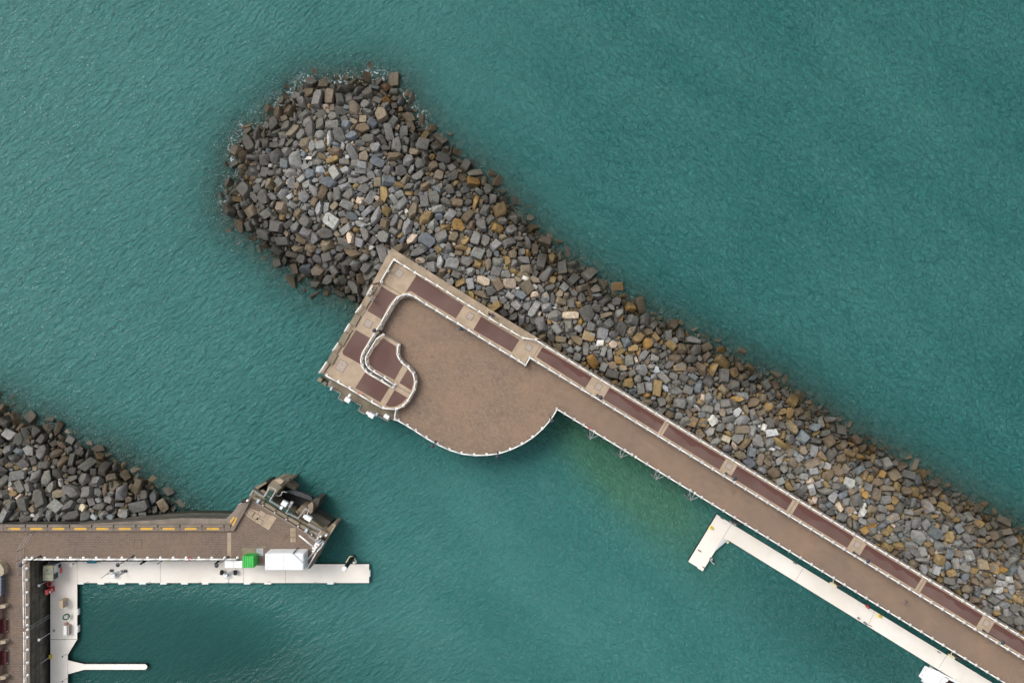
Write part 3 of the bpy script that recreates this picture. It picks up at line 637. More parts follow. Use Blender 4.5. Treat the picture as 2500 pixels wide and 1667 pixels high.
# where a boulder lies, in words
PANX = [1325, 1491, 1637, 1803, 1953, 2118, 2265, 2431]
ORD = ['first', 'second', 'third', 'fourth', 'fifth', 'sixth', 'seventh', 'eighth']
def where(rk):
    px, py = rk['px'], rk['py']; hh = rk['h']
    row = 'at the waterline' if hh < 1.3 else ('halfway up the slope' if hh < 3.2 else 'high on the slope')
    if px < 520: return row.replace(' the slope', '').replace(' on', ' up') + ' on the quay breakwater'
    # along the pier: projection onto the walk
    t = (px - 1308.6) + (py - 830.7) * .6095; t = 1308.6 + t / (1 + .6095 ** 2)
    if t < 1060: return row.replace('slope', 'rounded breakwater head') if 'slope' in row else 'at the waterline of the rounded breakwater head'
    if t < 1325: return row + ' behind the wide terrace'
    k = max(i for i, q in enumerate(PANX) if t >= q) if t >= PANX[0] else 0
    return row + ' beside the ' + ORD[k] + ' dark red strip'
def shape(rk):
    f = rk['f']; c = f - f.mean(0); u, s, vt = np.linalg.svd(c); asp = s[0] / s[1]
    sz = 'huge' if rk['r'] > 1.15 else ('big' if rk['r'] > .95 else 'medium')
    sh = 'long' if asp > 1.75 else ('oblong' if asp > 1.3 else ('squarish' if len(f) <= 4 else 'chunky'))
    return sz, sh
buckets = {}
for rk in single:
    sz, sh = shape(rk); rk['lab'] = (sz, CNAME[rk['col']], sh, where(rk)); buckets.setdefault(rk['lab'], []).append(rk)
ORD2 = ['leftmost', 'second from left', 'third from left', 'fourth from left', 'fifth from left', 'sixth from left', 'seventh from left', 'eighth from left', 'ninth from left', 'tenth from left', 'eleventh from left', 'twelfth from left']
for key, lst in buckets.items():
    lst.sort(key=lambda q: q['px']); sz, cn, sh, wh = key
    for i, rk in enumerate(lst):
        s = '%s %s %s boulder %s' % (sz, cn, sh, wh)
        if len(lst) > 1: s += ', ' + ORD2[min(i, 11)]
        rk['label'] = s.replace('halfway up the rounded', 'midway up the').replace('beside the', 'by the').replace('at the waterline of the rounded breakwater head', 'at the rounded head waterline').replace('halfway up the slope', 'halfway up').replace('high on the slope', 'high up')
    for a_, b_ in (('at the waterline of the rounded breakwater head', 'at the rounded head waterline'), ('halfway up the slope', 'halfway up'), ('high on the slope', 'high up'), ('beside the', 'by the'), ('squarish boulder', 'square boulder')):
        for rk in lst: rk['label'] = rk['label'].replace(a_, b_)
for rk in single:
    me = write_mesh('boulder', rk['V'], rk['F'], [rk['tint']] * len(rk['V']))
    o = bpy.data.objects.new('boulder', me); COL.objects.link(o); o.location = (rk['x'], rk['y'], rk['z'])
    tag(o, rk['label'], 'boulder', 'boulders of the breakwaters')
V, F, TC = [], [], []
for rk in rocks:
    if id(rk) in ids: continue
    o_ = len(V); V += [(a + rk['x'], b + rk['y'], c + rk['z']) for a, b, c in rk['V']]; F += [tuple(i + o_ for i in q) for q in rk['F']]; TC += [rk['tint']] * len(rk['V'])
protos = [rock_mesh(footprint(rr_), 1.0, rr_) for _ in range(24)]
for rk in under:
    pv, pf = protos[rr_.randrange(24)]; h = h_at(rk['x'], rk['y']); s = rk['r']; a = rr_.random() * 6.28; c, sn = math.cos(a), math.sin(a)
    e = .8; rt = rot_to((h_at(rk['x'] + e, rk['y']) - h_at(rk['x'] - e, rk['y'])) / 1.6, (h_at(rk['x'], rk['y'] + e) - h_at(rk['x'], rk['y'] - e)) / 1.6, rr_, .3)
    o_ = len(V); zz = h - (1.1 if h > -1.2 else .25) 
    for q in pv:
        v = rt @ Vector(((q[0] * c - q[1] * sn) * s, (q[0] * sn + q[1] * c) * s, q[2] * s)); V.append((v.x + rk['x'], v.y + rk['y'], v.z + zz))
    F += [tuple(i + o_ for i in q) for q in pf]
    rk['col'] = None; rk['seeded'] = False; tc = rock_colour(rk, rr_); tc = (tc[0] * .8, tc[1] * .8, tc[2] * .75, 0); TC += [tc] * len(pv)
me = write_mesh('rubble_boulders', V, F, TC); o = bpy.data.objects.new('rubble_boulders', me); COL.objects.link(o); struct(o, 'stuff')
tag(o, 'mass of smaller grey, brown and ochre boulders filling both breakwaters', 'boulders')

# ------------------------------------------------------------ the pier (one thing, many parts)
pier = thing('pier', 'long pier with brown block paving, dark red walk and rounded terrace in the harbour mouth', 'pier', P(1250, 1000, 0))
M['paving_rep'] = paving('newer_block_paving', AXA, (.31, .22, .165), (.25, .18, .135), (.30, .21, .15))
def sheet(name, pts, z, m, parent, t=.06): return MB().prism(pts, z - t, z, False).build(name, m, parent)
MB().prism(dk6, -6, 5.9).build('quay_wall', M['olive_conc'], pier)
sheet('edge_coping', dk6, 5.996, M['kerb'], pier, .09)
def inset(poly, d):
    a = sum(poly[i][0] * poly[(i + 1) % len(poly)][1] - poly[(i + 1) % len(poly)][0] * poly[i][1] for i in range(len(poly))); sg = 1 if a > 0 else -1
    out = []; n = len(poly)
    for i in range(n):
        p0, p1, p2 = Vector(poly[i - 1]), Vector(poly[i]), Vector(poly[(i + 1) % n])
        d1, d2 = (p1 - p0).normalized(), (p2 - p1).normalized()
        n1, n2 = Vector((-d1.y, d1.x)) * sg, Vector((-d2.y, d2.x)) * sg
        b = (n1 + n2); k = max(.35, 1 + n1.dot(n2)); q = p1 + b / k * d; out.append((q.x, q.y))
    return out
sheet('lower_paving', inset(dk6, .42), 6.0, M['paving'], pier, .03)
MB().prism(up7, -6, 6.94).build('terrace_wall', M['kerb'], pier)
sheet('kerb', up7, 6.985, M['kerb'], pier, .04)
UPIN = [(958,612),(1193,759),(1318,834.5),(2698,1676),(2690,1721),(1292,868.5),(1281,888),(1250,868),(1143,803),(1040,740.5),(1015,724),(998.5,717.5),(985,718),(969,726.5),(957,741),(942,766.5),(928,790),(912,817),
    (896,843.5),(886,860.5),(881,876.5),(883,892.5),(891,905.5),(904.5,915),(933,931),(958,945.5),(968,946),(969,940.5),(940,920),(914.5,904.5),(902.5,894.5),(896,885),(896.5,872.5),(909.5,850),(923,828),(929,822),(936.5,818),
    (973.5,839.5),(971.5,849),(971,862),(975.5,876),(985.5,887.5),(998,896.5),(1008,908.5),(1013,920),(1013.8,934),(1009.5,951),(996,976),(983,989),(968,996.5),(951,998),(936,994.5),(908,978),(797.5,915),(784,909.5),(884.5,742),(910.5,695),(951.5,621)]
upin = PL(UPIN, 7)
sheet('concrete_paving', upin, 6.992, M['concrete_strip'], pier, .03)
# dark red panels
E = Vector((1, .6095, 0)).normalized()
def walk_pt(x, c, z=7.0):       # a point at photo x along the sea rail line, c px towards the harbour
    return (x - .5205 * c, 830.7 + .6095 * (x - 1308.6) + .854 * c)
PAN = [(1324,1448),(1491,1625.4),(1636.6,1775),(1803,1938.5),(1953,2087.4),(2118,2252.8),(2265.5,2402.5),(2431,2575)]
for a, b in PAN:
    q = [walk_pt(a, 5.2), walk_pt(b, 5.2), walk_pt(b, 36.8), walk_pt(a, 36.8)]
    if a == 1324: q[0] = (1324.5, 847.2); q[3] = (1309.5, 871.5)
    sheet('dark_red_panel', PL(q, 7), 7.004, M['maroon'], pier, .02)
W_PAN = [[(1017,671.5),(1132.5,745.5),(1113,777.5),(1040,733.5),(1003,711),(990,714)],
    [(1175,772.5),(1268.5,829.5),(1249.5,859.5),(1155.5,805)],
    [(932,699.5),(969.5,721.5),(960,731),(948,747),(932,779.5),(897,759)],
    [(868.8,805),(903,825),(893,843),(882,861),(878.5,877),(880.5,889),(838,865.5),(836,858)],
    [(891,909.5),(951,945.5),(928.5,981.8),(867.5,946.5)],
    [(935.5,825.5),(967,845.5),(966.5,862),(971,876),(983.5,891),(963.5,927.5),(914,901),(902.5,890),(900.5,873),(913.5,850.5)],
    [(995,901.5),(1004,911),(1009,921),(1009.5,934),(1004.5,952.5),(975,934.5)],
    [(963,952),(994.5,970.5),(981,984),(967,992),(951,993),(941,989.5)]]
for q in W_PAN: sheet('dark_red_panel', PL(q, 7), 7.004, M['maroon'], pier, .02)
# joints across the concrete strips and the access covers
def line(name, a, b, z, wd, m, par):
    a, b = Vector(XY(*a, z)), Vector(XY(*b, z)); d = (b - a); L_ = d.length; c = (a + b) / 2
    return MB().box((c.x, c.y, z - .012), (L_, wd, .03), math.atan2(d.y, d.x)).build(name, m, par)
M['joint'] = mat('dark_joint', (.09, .07, .055), (.06, .05, .04), 2, .9)
for x in (1631, 1945.7, 2259): line('expansion_joint', walk_pt(x, 4), walk_pt(x, 37.5), 7.012, .055, M['joint'], pier)
line('expansion_joint', (1320.5, 840), (1301.5, 873), 7.012, .055, M['joint'], pier)
line('expansion_joint', (968, 942), (1001, 960.5), 7.012, .06, M['joint'], pier)
line('expansion_joint', (934, 692), (979, 717), 7.012, .07, M['joint'], pier)
line('drain_gully', (862, 806), (791, 911), 7.014, .16, M['joint'], pier)
line('drain_gully', (927, 704), (868, 797), 7.014, .10, M['kerb'], pier)
M['cover'] = mat('cover_plate', (.40, .33, .285), (.33, .27, .23), 3, .8)
def cover(px, py, sx, sy, ang, z=7.0, m='cover', parent=pier, nm='access_cover'):
    c = P(px, py, z)
    o = MB().box((c.x, c.y, z + .008), (sx + .1, sy + .1, .016), R(ang)).build(nm, M['joint'], parent)
    MB().box((c.x, c.y, z + .014), (sx, sy, .03), R(ang)).build('cover_plate', M[m], o)
cover(974, 667, 1.15, 1.1, -31); cover(899, 790, 1.1, 1.1, -31); cover(834, 893, 1.4, 1.7, -31); cover(1148, 772, .95, .95, -31); cover(1291, 848, .95, .95, -31)
for x in (1470, 1789, 2102, 2417): q = walk_pt(x, 17); cover(q[0], q[1], .95, .95, -31)
sheet('paving_repair', PL([(1196,1043),(1214,1038),(1221,1060),(1203,1066)], 6), 6.004, M['paving_rep'], pier, .02)
# raised parapet round the seaward corner, lower blocks along the entrance side
MB().prism(PL([(957,606.2),(1193,752.8),(1318.8,828.4),(1308,828.2),(1277,824.2),(1249,808),(1195,776),(1118,728.5),(1040,679),(963,633.5),(932,687.5),(908,692.5),(948,619)], 7.5), 6.5, 7.5).build('parapet', M['parapet'], pier)
for (x0, y0, x1, y1) in [(908,694,897.5,714),(897,720,881,746),(869.5,765.5,855,791),(841,812,825.5,839),(813,859,799.5,884)]:
    dx, dy = x1 - x0, y1 - y0; l = math.hypot(dx, dy); nx_, ny_ = -dy / l, dx / l      # outward normal (to the left)
    if nx_ > 0: nx_, ny_ = -nx_, -ny_
    q = [(x0 + nx_ * 2.2, y0 + ny_ * 2.2), (x1 + nx_ * 2.2, y1 + ny_ * 2.2), (x1 - nx_ * 13, y1 - ny_ * 13), (x0 - nx_ * 13, y0 - ny_ * 13)]
    MB().prism(PL(q, 7.3), 4.5, 7.3).build('parapet_block', M['olive_conc'] if y0 > 760 else M['parapet'], pier)
for (px, py, s) in [(786,926,.5),(798,935,.45)]:
    c = P(px, py, 3.6); MB().box(c, (s * 1.3, s * 1.3, 3), R(-31)).build('fender_block', M['olive_conc'], pier)

# ------------------------------------------------------------ railings
def railing(name, label, pts, z, group='white tubular railings', step=None, top=1.08, ball=True, end=None, m='white', post_skip=()):
    w0 = P(*pts[0], z + .15)
    root = thing(name, label, 'railing', (w0.x, w0.y, z), group)
    pw = [P(a, b, z + .15) for a, b in pts]
    if step:
        q = []
        for i in range(len(pw) - 1):
            n = max(1, round((pw[i + 1] - pw[i]).length / step)); q += [pw[i].lerp(pw[i + 1], k / n) for k in range(n)]
        pw = q + [pw[-1]]
    for p in pw: p.z = z
    mb = MB(); mb.lathe((0, 0, 0), [(.25, 0), (.25, .10), (.19, .22), (.06, .30), (.045, .36), (.045, top - .06), (.085, top - .04), (.10, top + .02), (.075, top + .10), (.02, top + .13)], 10)
    pm = None
    for i, p in enumerate(pw):
        if pm is None:
            o = mb.build('post', M[m], None, True); pm = o.data
        else: o = bpy.data.objects.new('post', pm); COL.objects.link(o)
        o.location = p; o.parent = root; o.matrix_parent_inverse = Matrix.Translation(-Vector((w0.x, w0.y, z)))
    for hgt_, r in ((top, .095), (top * .55, .045)):
        MB().path([p + Vector((0, 0, hgt_)) for p in pw], r, 6).build('rail', M[m], root, True)
    return root
outer = [(1308.6 + 26.73 * k, 830.7 + .6095 * 26.73 * k) for k in range(0, 46)]
inner = [(1314 + 26.68 * k, 885 + .6097 * 26.68 * k) for k in range(0, 46)]
railing('railing', 'seaward white railing between the long dark red walk and the boulders', outer, 7)
railing('railing', 'white railing between the long dark red walk and the brown paved deck', [(1293.8,872.3)] + inner, 7)
railing('railing', 'white railing on the parapet round the pointed seaward corner of the terrace', [(931.5,688),(947,661),(963,634.5),(988,650),(1013,665.5),(1040,681),(1066.8,697),(1092,712.6),(1118,729.4),(1144,745.5),(1170,760.8),(1195.4,777),(1222,793),(1249,809),(1276.5,825),(1308.2,830)], 7.42, top=.9)
railing('railing', 'S-curved white railing from the walk round the brown circle to the narrow slot', [(1282.7,891),(1265.8,880),(1248.3,869.2),(1221,853),(1195,837),(1169,821),(1143.8,805.5),(1118,789.4),(1091.7,774),(1066,758),(1041,742.9),(1015,725.6),(998.5,719.5),(985.8,720),(970.5,728),(959.6,742),(944,767.7),(929.6,792.6),
    (913.7,818.5),(898,844.6),(888,861),(883,876.5),(885,891.8),(893,904),(905,913),(933,929),(960,945.4)], 7)
railing('railing', 'short white railing across the step where the walk narrows', [(1282.7,891),(1293.8,872.3)], 7)
railing('railing', 'white railing on the inner side of the narrow slot', [(965,938.8),(939.8,921.8),(913.7,906.5),(901,897),(895,885),(895,871.7),(908,849),(922,826.8),(936,817.6)], 7)
railing('railing', 'white railing round the bulging teardrop terrace and along its harbour side', [(974,842.7),(971.7,865.7),(981,883),(997,895),(1010,910.7),(1015.5,932.6),(1012,951),(996.6,978),(984.5,990.7),(968,998),(936,995),(908,979.5),(881,963),(853.8,946.7),(826,931),(798,915.8)], 7)
railing('railing', 'short white railing from the teardrop terrace to the deck edge', [(968,1001),(964.7,1023)], 6.1)
railing('railing', 'white railing along the bowed harbour edge of the brown circle', [(964.7,1023),(973,1025),(994.7,1037.5),(1015,1050),(1041,1067),(1068,1082.6),(1097,1096),(1126.7,1105.6),(1157.8,1109.5),(1188.4,1109),(1219.4,1105),(1246,1096),(1274.7,1082.7),(1300.7,1066),(1324,1045.7),(1344.7,1022),(1359.7,997.6)], 6)
def lo(x): return 1009.5 + .6108 * (x - 1379)
railing('railing', 'white railing on the harbour edge of the deck, first length after the circle', [(1359.7,997.6),(1379,1009.5)] + [(x, lo(x)) for x in (1402,1424.6,1451,1476,1500,1526,1543)], 6)
railing('railing', 'white railing on the harbour edge of the deck, between its two narrow gaps', [(x, lo(x)) for x in (1552.7,1579.5,1606.8,1633.6,1660,1685.7)], 6)
railing('railing', 'white railing on the harbour edge of the deck beside the angled pontoon', [(x, lo(x)) for x in [1697,1713.8] + [1713.8 + 26.8 * k for k in range(1, 31)]], 6)
# entrance-side rails between the parapet blocks
for (x0, y0, x1, y1), wh in zip([(912,698.5,898.5,721),(884.5,746,871,763.5),(855.5,791,844,809.5),(828.5,837,816,855.5),(800.5,883,783,909)],
        ['nearest the pointed corner', 'second from the pointed corner', 'midway along the edge', 'second from the blunt end', 'at the blunt end']):
    rt = thing('railing', 'thick white rail between parapet blocks of the entrance edge, ' + wh, 'railing', P(x0, y0, 7), 'rails of the entrance edge')
    a, b = P(x0, y0, 7.0), P(x1, y1, 7.0); 
    for hz in (.5, 1.0): MB().tube(a + Vector((0, 0, hz)), b + Vector((0, 0, hz)), .10, n=8).build('rail', M['white'], rt, True)
    for q in (a, b): MB().lathe(q, [(.13, 0), (.13, .15), (.07, .2), (.07, 1.02), (.1, 1.06), (.02, 1.14)], 10).build('post', M['white'], rt, True)

# ------------------------------------------------------------ lamps
def lamp_proto():
    r = thing('street_lamp', 'dark lamp post', 'street lamp', (0, 0, 0), 'dark lamp posts')
    MB().lathe((0, 0, 0), [(.20, 0), (.20, .08), (.14, .16), (.12, .75), (.085, .85), (.075, 1.2)], 12).build('lamp_base', M['lamp'], r, True)
    MB().lathe((0, 0, 1.2), [(.075, 0), (.055, 3.75), (.07, 3.8)], 10).build('pole', M['lamp'], r, True)
    h = MB().lathe((0, 0, 5.0), [(.08, 0), (.20, .06), (.30, .14), (.33, .20), (.29, .27), (.17, .34), (.06, .37), (.03, .44)], 20).build('lamp_head', M['lamp'], r, True)
    MB().lathe((0, 0, 4.86), [(.06, 0), (.14, .03), (.16, .10), (.09, .15)], 14).build('lens', M['glass'], h, True)
    return r
lp = lamp_proto()
LAMPS = [(914,807,7,'dark lamp post on the kerb tip beside the narrow slot'), (1123.5,802,7,'dark lamp post on the brown circle beside the S-curved railing'), (1467,970.3,7,'dark lamp post at the second pale cover of the long walk'),
    (1794.4,1168.5,7,'dark lamp post beside the access cover after the third dark red strip'), (2119.6,1369.3,7,'dark lamp post beside the access cover after the fifth dark red strip'), (2449,1568,7,'dark lamp post beside the last access cover of the walk'),
    (1056,1088.6,6,'dark lamp post on the bowed edge, on its left flank'), (1214.3,1115,6,'dark lamp post on the bowed edge near its lowest point'), (1347.8,1027.4,6,'dark lamp post on the bowed edge near the reentrant corner'),
    (287,1379,6,'dark lamp post on the quay between the teal tub and the thick black tube'), (528.4,1380.5,6,'dark lamp post on the quay beside the white grating'), (50.2,1379,6,'dark lamp post at the inside corner of the quay')]
for i, (px, py, z, lb) in enumerate(LAMPS):
    o = lp if i == 0 else copy_tree(lp)
    q = P(px, py, z + 5.25); o.location = (q.x, q.y, z + (.0 if i != 1 else -1)); o['label'] = lb
# raking fender frames under the harbour edge of the deck
def fender():
    r = thing('dock_fender', 'galvanised fender frame', 'fender', (0, 0, 0), 'fender frames under the deck edge')
    a, b, c = Vector((-.85, 0, 5.2)), Vector((.85, 0, 5.2)), Vector((0, -1.15, 5.0))
    for q in (a, b, Vector((0, 0, 5.3))): MB().tube(q, c, .06, n=6).build('strut', M['steel'], r)
    MB().tube((0, -1.15, 5.2), (0, -1.15, -2), .11, n=8).build('pile', M['steel'], r)
    MB().tube((-1.0, -.1, 2.6), (.0, -1.15, 2.6), .07, n=6).build('walings', M['dsteel'], r)
    MB().tube((0, -.1, 2.6), (0, -1.15, 2.6), .06, n=6).build('brace', M['steel'], r)
    return r
fp = fender()
for i, x in enumerate((1451.5, 1526.5, 1614, 1698)):
    o = fp if i == 0 else copy_tree(fp); q = P(x, lo(x) + 4, 6); o.location = (q.x, q.y, 0); o.rotation_euler = (0, 0, -AXA)
    o['label'] = 'galvanised V-shaped fender frame under the deck edge, ' + ['nearest the brown circle', 'second from the brown circle', 'second from the angled pontoon', 'nearest the angled pontoon'][i]

# landing ledge at the blunt end of the pier
LD = [(792,921),(803,927),(800,943),(835,962),(829,972.5),(846,983),(853,975),(884,991),(878,1002.5),(898,1014),(906,1004),(923,1013),(948,1028),(954,1021),(966,1026),(970,1003),(936,1000),(906,982.5),(797,918.5)]
land = thing('landing_stage', 'brown concrete landing ledge with thin grey rails below the teardrop terrace', 'landing stage', P(870, 975, 5.2))
MB().prism(PL(LD, 5.6), -5, 5.6).build('ledge', M['olive_conc'], land)
edge = [(812,928),(803.5,941.5),(835,960),(828,971),(839,978)], [(857,973.5),(883.5,989),(877,1000.5),(893,1010)], [(905,1001),(923,1012),(948.5,1027),(954,1019),(963,1024)]
for e_ in edge:
    ps = [P(a, b, 5.6) for a, b in e_]
    mb = MB()
    for hz in (.55, 1.05): mb.path([p + Vector((0, 0, hz)) for p in ps], .035, 6)
    for a, b in zip(ps[:-1], ps[1:]):
        n = max(1, round((b - a).length / 1.3))
        for k in range(n + 1): q = a.lerp(b, k / n); mb.tube(q, q + Vector((0, 0, 1.05)), .03, n=6)
    mb.build('guard_rail', M['steel'], land)
def signal_box(px, py, z, sx, sy, ang, label, hood=None, m='white2', post=1.6):
    c = P(px, py, z); r = thing('signal_box', label, 'signal light', (c.x, c.y, z - post - .5), 'white navigation signal boxes')
    MB().box((c.x, c.y, z - .35), (sx, sy, .7), R(ang), ch=.06).build('housing', M[m], r)
    if hood:
        hc = P(hood[0], hood[1], z - .15); MB().box((hc.x, hc.y, z - .35), (hood[2], hood[3], .5), R(ang), ch=.05).build('hood', M[m], r)
    MB().tube((c.x, c.y, z - .7), (c.x, c.y, z - .7 - post), .09, n=8).build('post', M['steel'], r)
    return r
signal_box(847.8, 976.5, 7.9, .92, .72, -31, 'white signal box on the landing ledge nearest its blunt end', (852.6, 965.5, .34, .6))
signal_box(906, 1014.5, 7.9, .9, .72, -31, 'white signal box on the landing ledge between two grey panels', (897.5, 1008.5, .5, .45))
signal_box(943.3, 1017, 7.9, .85, .62, -31, 'plain white signal box on the landing ledge nearest the brown circle')
M['pgrey'] = mat('pale_grey_panel', (.50, .55, .60), (.44, .49, .54), 2, .5)
signal_box(808.5, 948.7, 7.0, .33, .62, -31, 'pale grey panel on the landing ledge nearest the yellow fender blocks', None, 'pgrey', .9)
signal_box(919, 1012, 7.2, .33, .60, -31, 'pale grey panel on the landing ledge beside the middle signal box', None, 'pgrey', 1.1)
def ring(px, py, z, label, m='orange', Rr=.28, r=.07, axis=(.5, .85, .35), nm='lifebuoy'):
    c = P(px, py, z); rt = thing(nm, label, 'lifebuoy', (c.x, c.y, z - .9), 'lifebuoys on the railings')
    MB().torus(c, Rr, r, axis).build('ring', M[m], rt, True)
    MB().tube((c.x, c.y, z - .9), (c.x, c.y, z + .1), .04, n=6).build('bracket', M['white'], rt)
    return rt
ring(878.5, 960.8, 7.8, 'orange lifebuoy on the railing below the teardrop terrace')
ring(1438, 1044.5, 6.9, 'red lifebuoy on the deck edge railing near the reentrant corner', 'red')
ring(464.5, 1363.5, 6.9, 'red lifebuoy on the quay railing beside the yellow patch', 'red')

# ------------------------------------------------------------ the quay
quay = thing('quay', 'grey brown block paved quay with a stone wall along the inner basin', 'quay', P(300, 1330, 0))
MB().prism(qy6, -6, 5.93).build('quay_wall', M['masonry'], quay)
sheet('coping', qy6, 5.99, M['kerb'], quay, .06)
QIN = [(-260,1297),(560,1297),(592,1254.5),(611,1221),(768,1316.5),(775,1323),(754,1379),(700,1376),(597,1374),(597,1363),(69,1363),(69,1850),(-260,1850)]
sheet('block_paving', PL(QIN, 6), 6.0, M['paving2'], quay, .03)
# parapet with worn yellow marks
def wall_box(x0, x1, y0, y1, z0, z1, m, nm, par): MB().prism(PL([(x0, y0), (x1, y0), (x1, y1), (x0, y1)], z1), z0, z1).build(nm, m, par)
wall_box(-260, 8.5, 1280.5, 1296, 5.9, 6.55, M['quay_parapet'], 'parapet', quay)
for k in range(11):
    a = 9.2 + 53.9 * k; b = min(a + 53.2, 566)
    if a > 540: b = 562
    wall_box(a, b, 1280.5 if k < 4 else 1281, 1295.8, 5.9, 6.5, M['quay_parapet'], 'parapet_block', quay)
    if k < 10:
        wall_box(a + 1.5, a + 51, 1280.9 if k < 4 else 1281.4, 1286.2, 6.4, 6.72, M['kerb'], 'parapet_ridge', quay)
        q = PL([(a + 10.6, 1287.3), (a + 40, 1287.3), (a + 40, 1293), (a + 10.6, 1293)], 6.5)
        sheet('yellow_mark', q, 6.506, M['mark'], quay, .02)
MB().prism(PL([(566,1281),(592,1237.5),(604,1219.5),(613.5,1216),(603,1238),(594,1254),(570,1295.5),(560,1295.8)], 6.5), 5.9, 6.5).build('parapet', M['quay_parapet'], quay)
sheet('yellow_mark', PL([(560,1272),(571,1260),(573,1263),(563,1277)], 6.5), 6.507, M['mark'], quay, .02)
sheet('yellow_mark', PL([(566,1281.5),(576,1262),(579,1264),(570,1283)], 6.5), 6.51, M['mark'], quay, .02)
# paving repairs and covers
sheet('concrete_patch', PL([(594,1253),(608,1240),(674,1262),(655,1293),(618,1270)], 6), 6.006, M['concrete'], quay, .02)
sheet('concrete_patch', PL([(664,1257),(675,1263.5),(656,1293),(643,1285)], 6), 6.011, M['concrete_strip'], quay, .02)
sheet('concrete_patch', PL([(591.5,1337),(620,1337),(620,1332.5),(648,1332.5),(648,1337),(643,1338),(643,1356),(591.5,1356)], 6), 6.006, M['olive_conc'], quay, .02)
for (px, py) in [(625,1260),(640,1254),(613,1252),(632,1272)]: cover(px, py, 1.1, .8, -31, 6.012, 'concrete', quay)
cover(634.5, 1347, 1.15, 1.25, 0, 6.012, 'steel', quay)
for k in range(3): cover(715.5, 1293.5 + k * 12, .95, .75, 0, 6.004, 'parapet', quay)
cover(337.5, 1328, 1.2, 1.35, 0, 6.0, 'paving2', quay)
wall_box(555, 564, 1300, 1362, 5.98, 6.003, M['concrete'], 'light_paving_band', quay)
# coping blocks along the gate edge with small lights
for (x0, y0, x1, y1) in [(617,1217,641,1231),(646,1234,670,1248.5),(675,1252,698,1265),(703,1268,727,1282.5),(732,1286,760,1302.5)]:
    dx, dy = x1 - x0, y1 - y0; l = math.hypot(dx, dy); nx_, ny_ = dy / l, -dx / l
    q = [(x0, y0), (x1, y1), (x1 + nx_ * 7.5, y1 + ny_ * 7.5), (x0 + nx_ * 7.5, y0 + ny_ * 7.5)]
    MB().prism(PL(q, 6.45), 5, 6.45).build('coping_block', M['olive_conc'], quay)
    c = P(x1 + 1, y1 + 2, 6.1); MB().lathe(c, [(.11, -.1), (.11, .08), (.06, .14)], 10).build('edge_light', M['white'], quay, True)

railing('railing', 'white railing along the quay between the block paving and the white pontoon', [(65,1361.5)] + [(78 + 31.35 * k, 1361.7) for k in range(0, 17)], 6)
railing('railing', 'white railing above the old wall of the inner basin, upper length', [(65,1361.5),(65,1388),(65,1415.6),(65.8,1446),(66,1476.7),(66.4,1507),(67,1526)], 6)
railing('railing', 'white railing above the old wall of the inner basin, lower length', [(67,1537),(67.2,1555.6),(67.2,1586),(67.2,1617.6),(67.5,1648),(67.5,1680)], 6)
# temporary wire barrier
br_ = thing('wire_barrier', 'thin grey wire security barrier zigzagging across the left end of the quay', 'barrier', P(59, 1338, 6))
pts_b = [P(83,1297,6), P(58,1338,6), P(58.5,1362,6)]
for a, b in zip(pts_b[:-1], pts_b[1:]):
    for hz in (.1, 1.0, 1.9): MB().tube(a + Vector((0, 0, hz)), b + Vector((0, 0, hz)), .022, n=5).build('wire', M['steel'], br_)
for q in pts_b: MB().tube(q, q + Vector((0, 0, 1.95)), .035, n=6).build('post', M['dsteel'], br_)
q = P(42.5,1406,7.9); MB().tube(pts_b[2] + Vector((0, 0, 1.9)), q, .022, n=5).build('wire', M['steel'], br_)
MB().tube((q.x, q.y, 6), q, .03, n=6).build('post', M['dsteel'], br_)
# memorial shelter at the far left edge: granite bays, buttresses, maroon benches
sh = thing('granite_shelter', 'pink granite seating shelter with beige buttresses at the left edge of the quay', 'shelter', P(-20, 1540, 6))
g_ = PL([(-60,1457),(-6,1457),(-5,1700),(-60,1700)], 7.4); MB().prism(g_, 6, 7.4).build('granite_wall', M['granite'], sh)
for y in (1478, 1565, 1652):
    a = PL([(-60, y), (4, y - 2), (13, y - 1), (13, y + 5), (-60, y + 18)], 7.1); MB().prism(a, 6, 7.1).build('buttress', M['beige'], sh)
a = PL([(-60,1372),(-6,1372),(3,1378),(9,1389),(9,1400),(4,1405),(-60,1428)], 7.3); MB().prism(a, 6, 7.3).build('roof', M['beige'], sh)
a = PL([(-60,1428),(-8,1408),(2,1406),(2,1455),(-60,1455)], 7.2); MB().prism(a, 6, 7.2).build('slate_roof', M['slate'], sh)
for k in range(12):
    c = P(-3, 1410 + k * 3.7, 7.2); MB().box((c.x, c.y, 7.22), (.9, .05, .05)).build('batten', M['steel'], sh)
def bench(cx, cy, lab):
    c = P(cx, cy, 6); r = thing('bench', lab, 'bench', c, 'maroon benches of the granite shelter')
    MB().box((c.x, c.y, 6.45), (.75, 2.3, .07), 0, ch=.02).build('seat', M['maroon_seat'], r)
    MB().box((c.x - .42, c.y, 6.8), (.07, 2.3, .65)).build('backrest', M['maroon_seat'], r)
    for s in (-1, 1): MB().box((c.x + .1, c.y + s, 6.21), (.5, .07, .42)).build('leg', M['white'], r)
bench(14, 1525, 'maroon bench in the bay of the granite shelter nearest the ladder gap')
bench(14, 1602, 'maroon bench half hidden below the middle buttress of the granite shelter')
# ladder on the basin wall
ld = thing('ladder', 'dark steel ladder on the old basin wall beside the railing gap', 'ladder', P(72, 1531, 6))
for dy in (-.28, .28):
    q = P(72.2, 1531, 6); MB().tube((q.x + .12, q.y + dy, 6.2), (q.x + .12, q.y + dy, .2), .035, n=6).build('stile', M['steel'], ld)
for k in range(18): MB().tube((q.x + .12, q.y - .28, .5 + k * .31), (q.x + .12, q.y + .28, .5 + k * .31), .022, n=5).build('rung', M['steel'], ld)
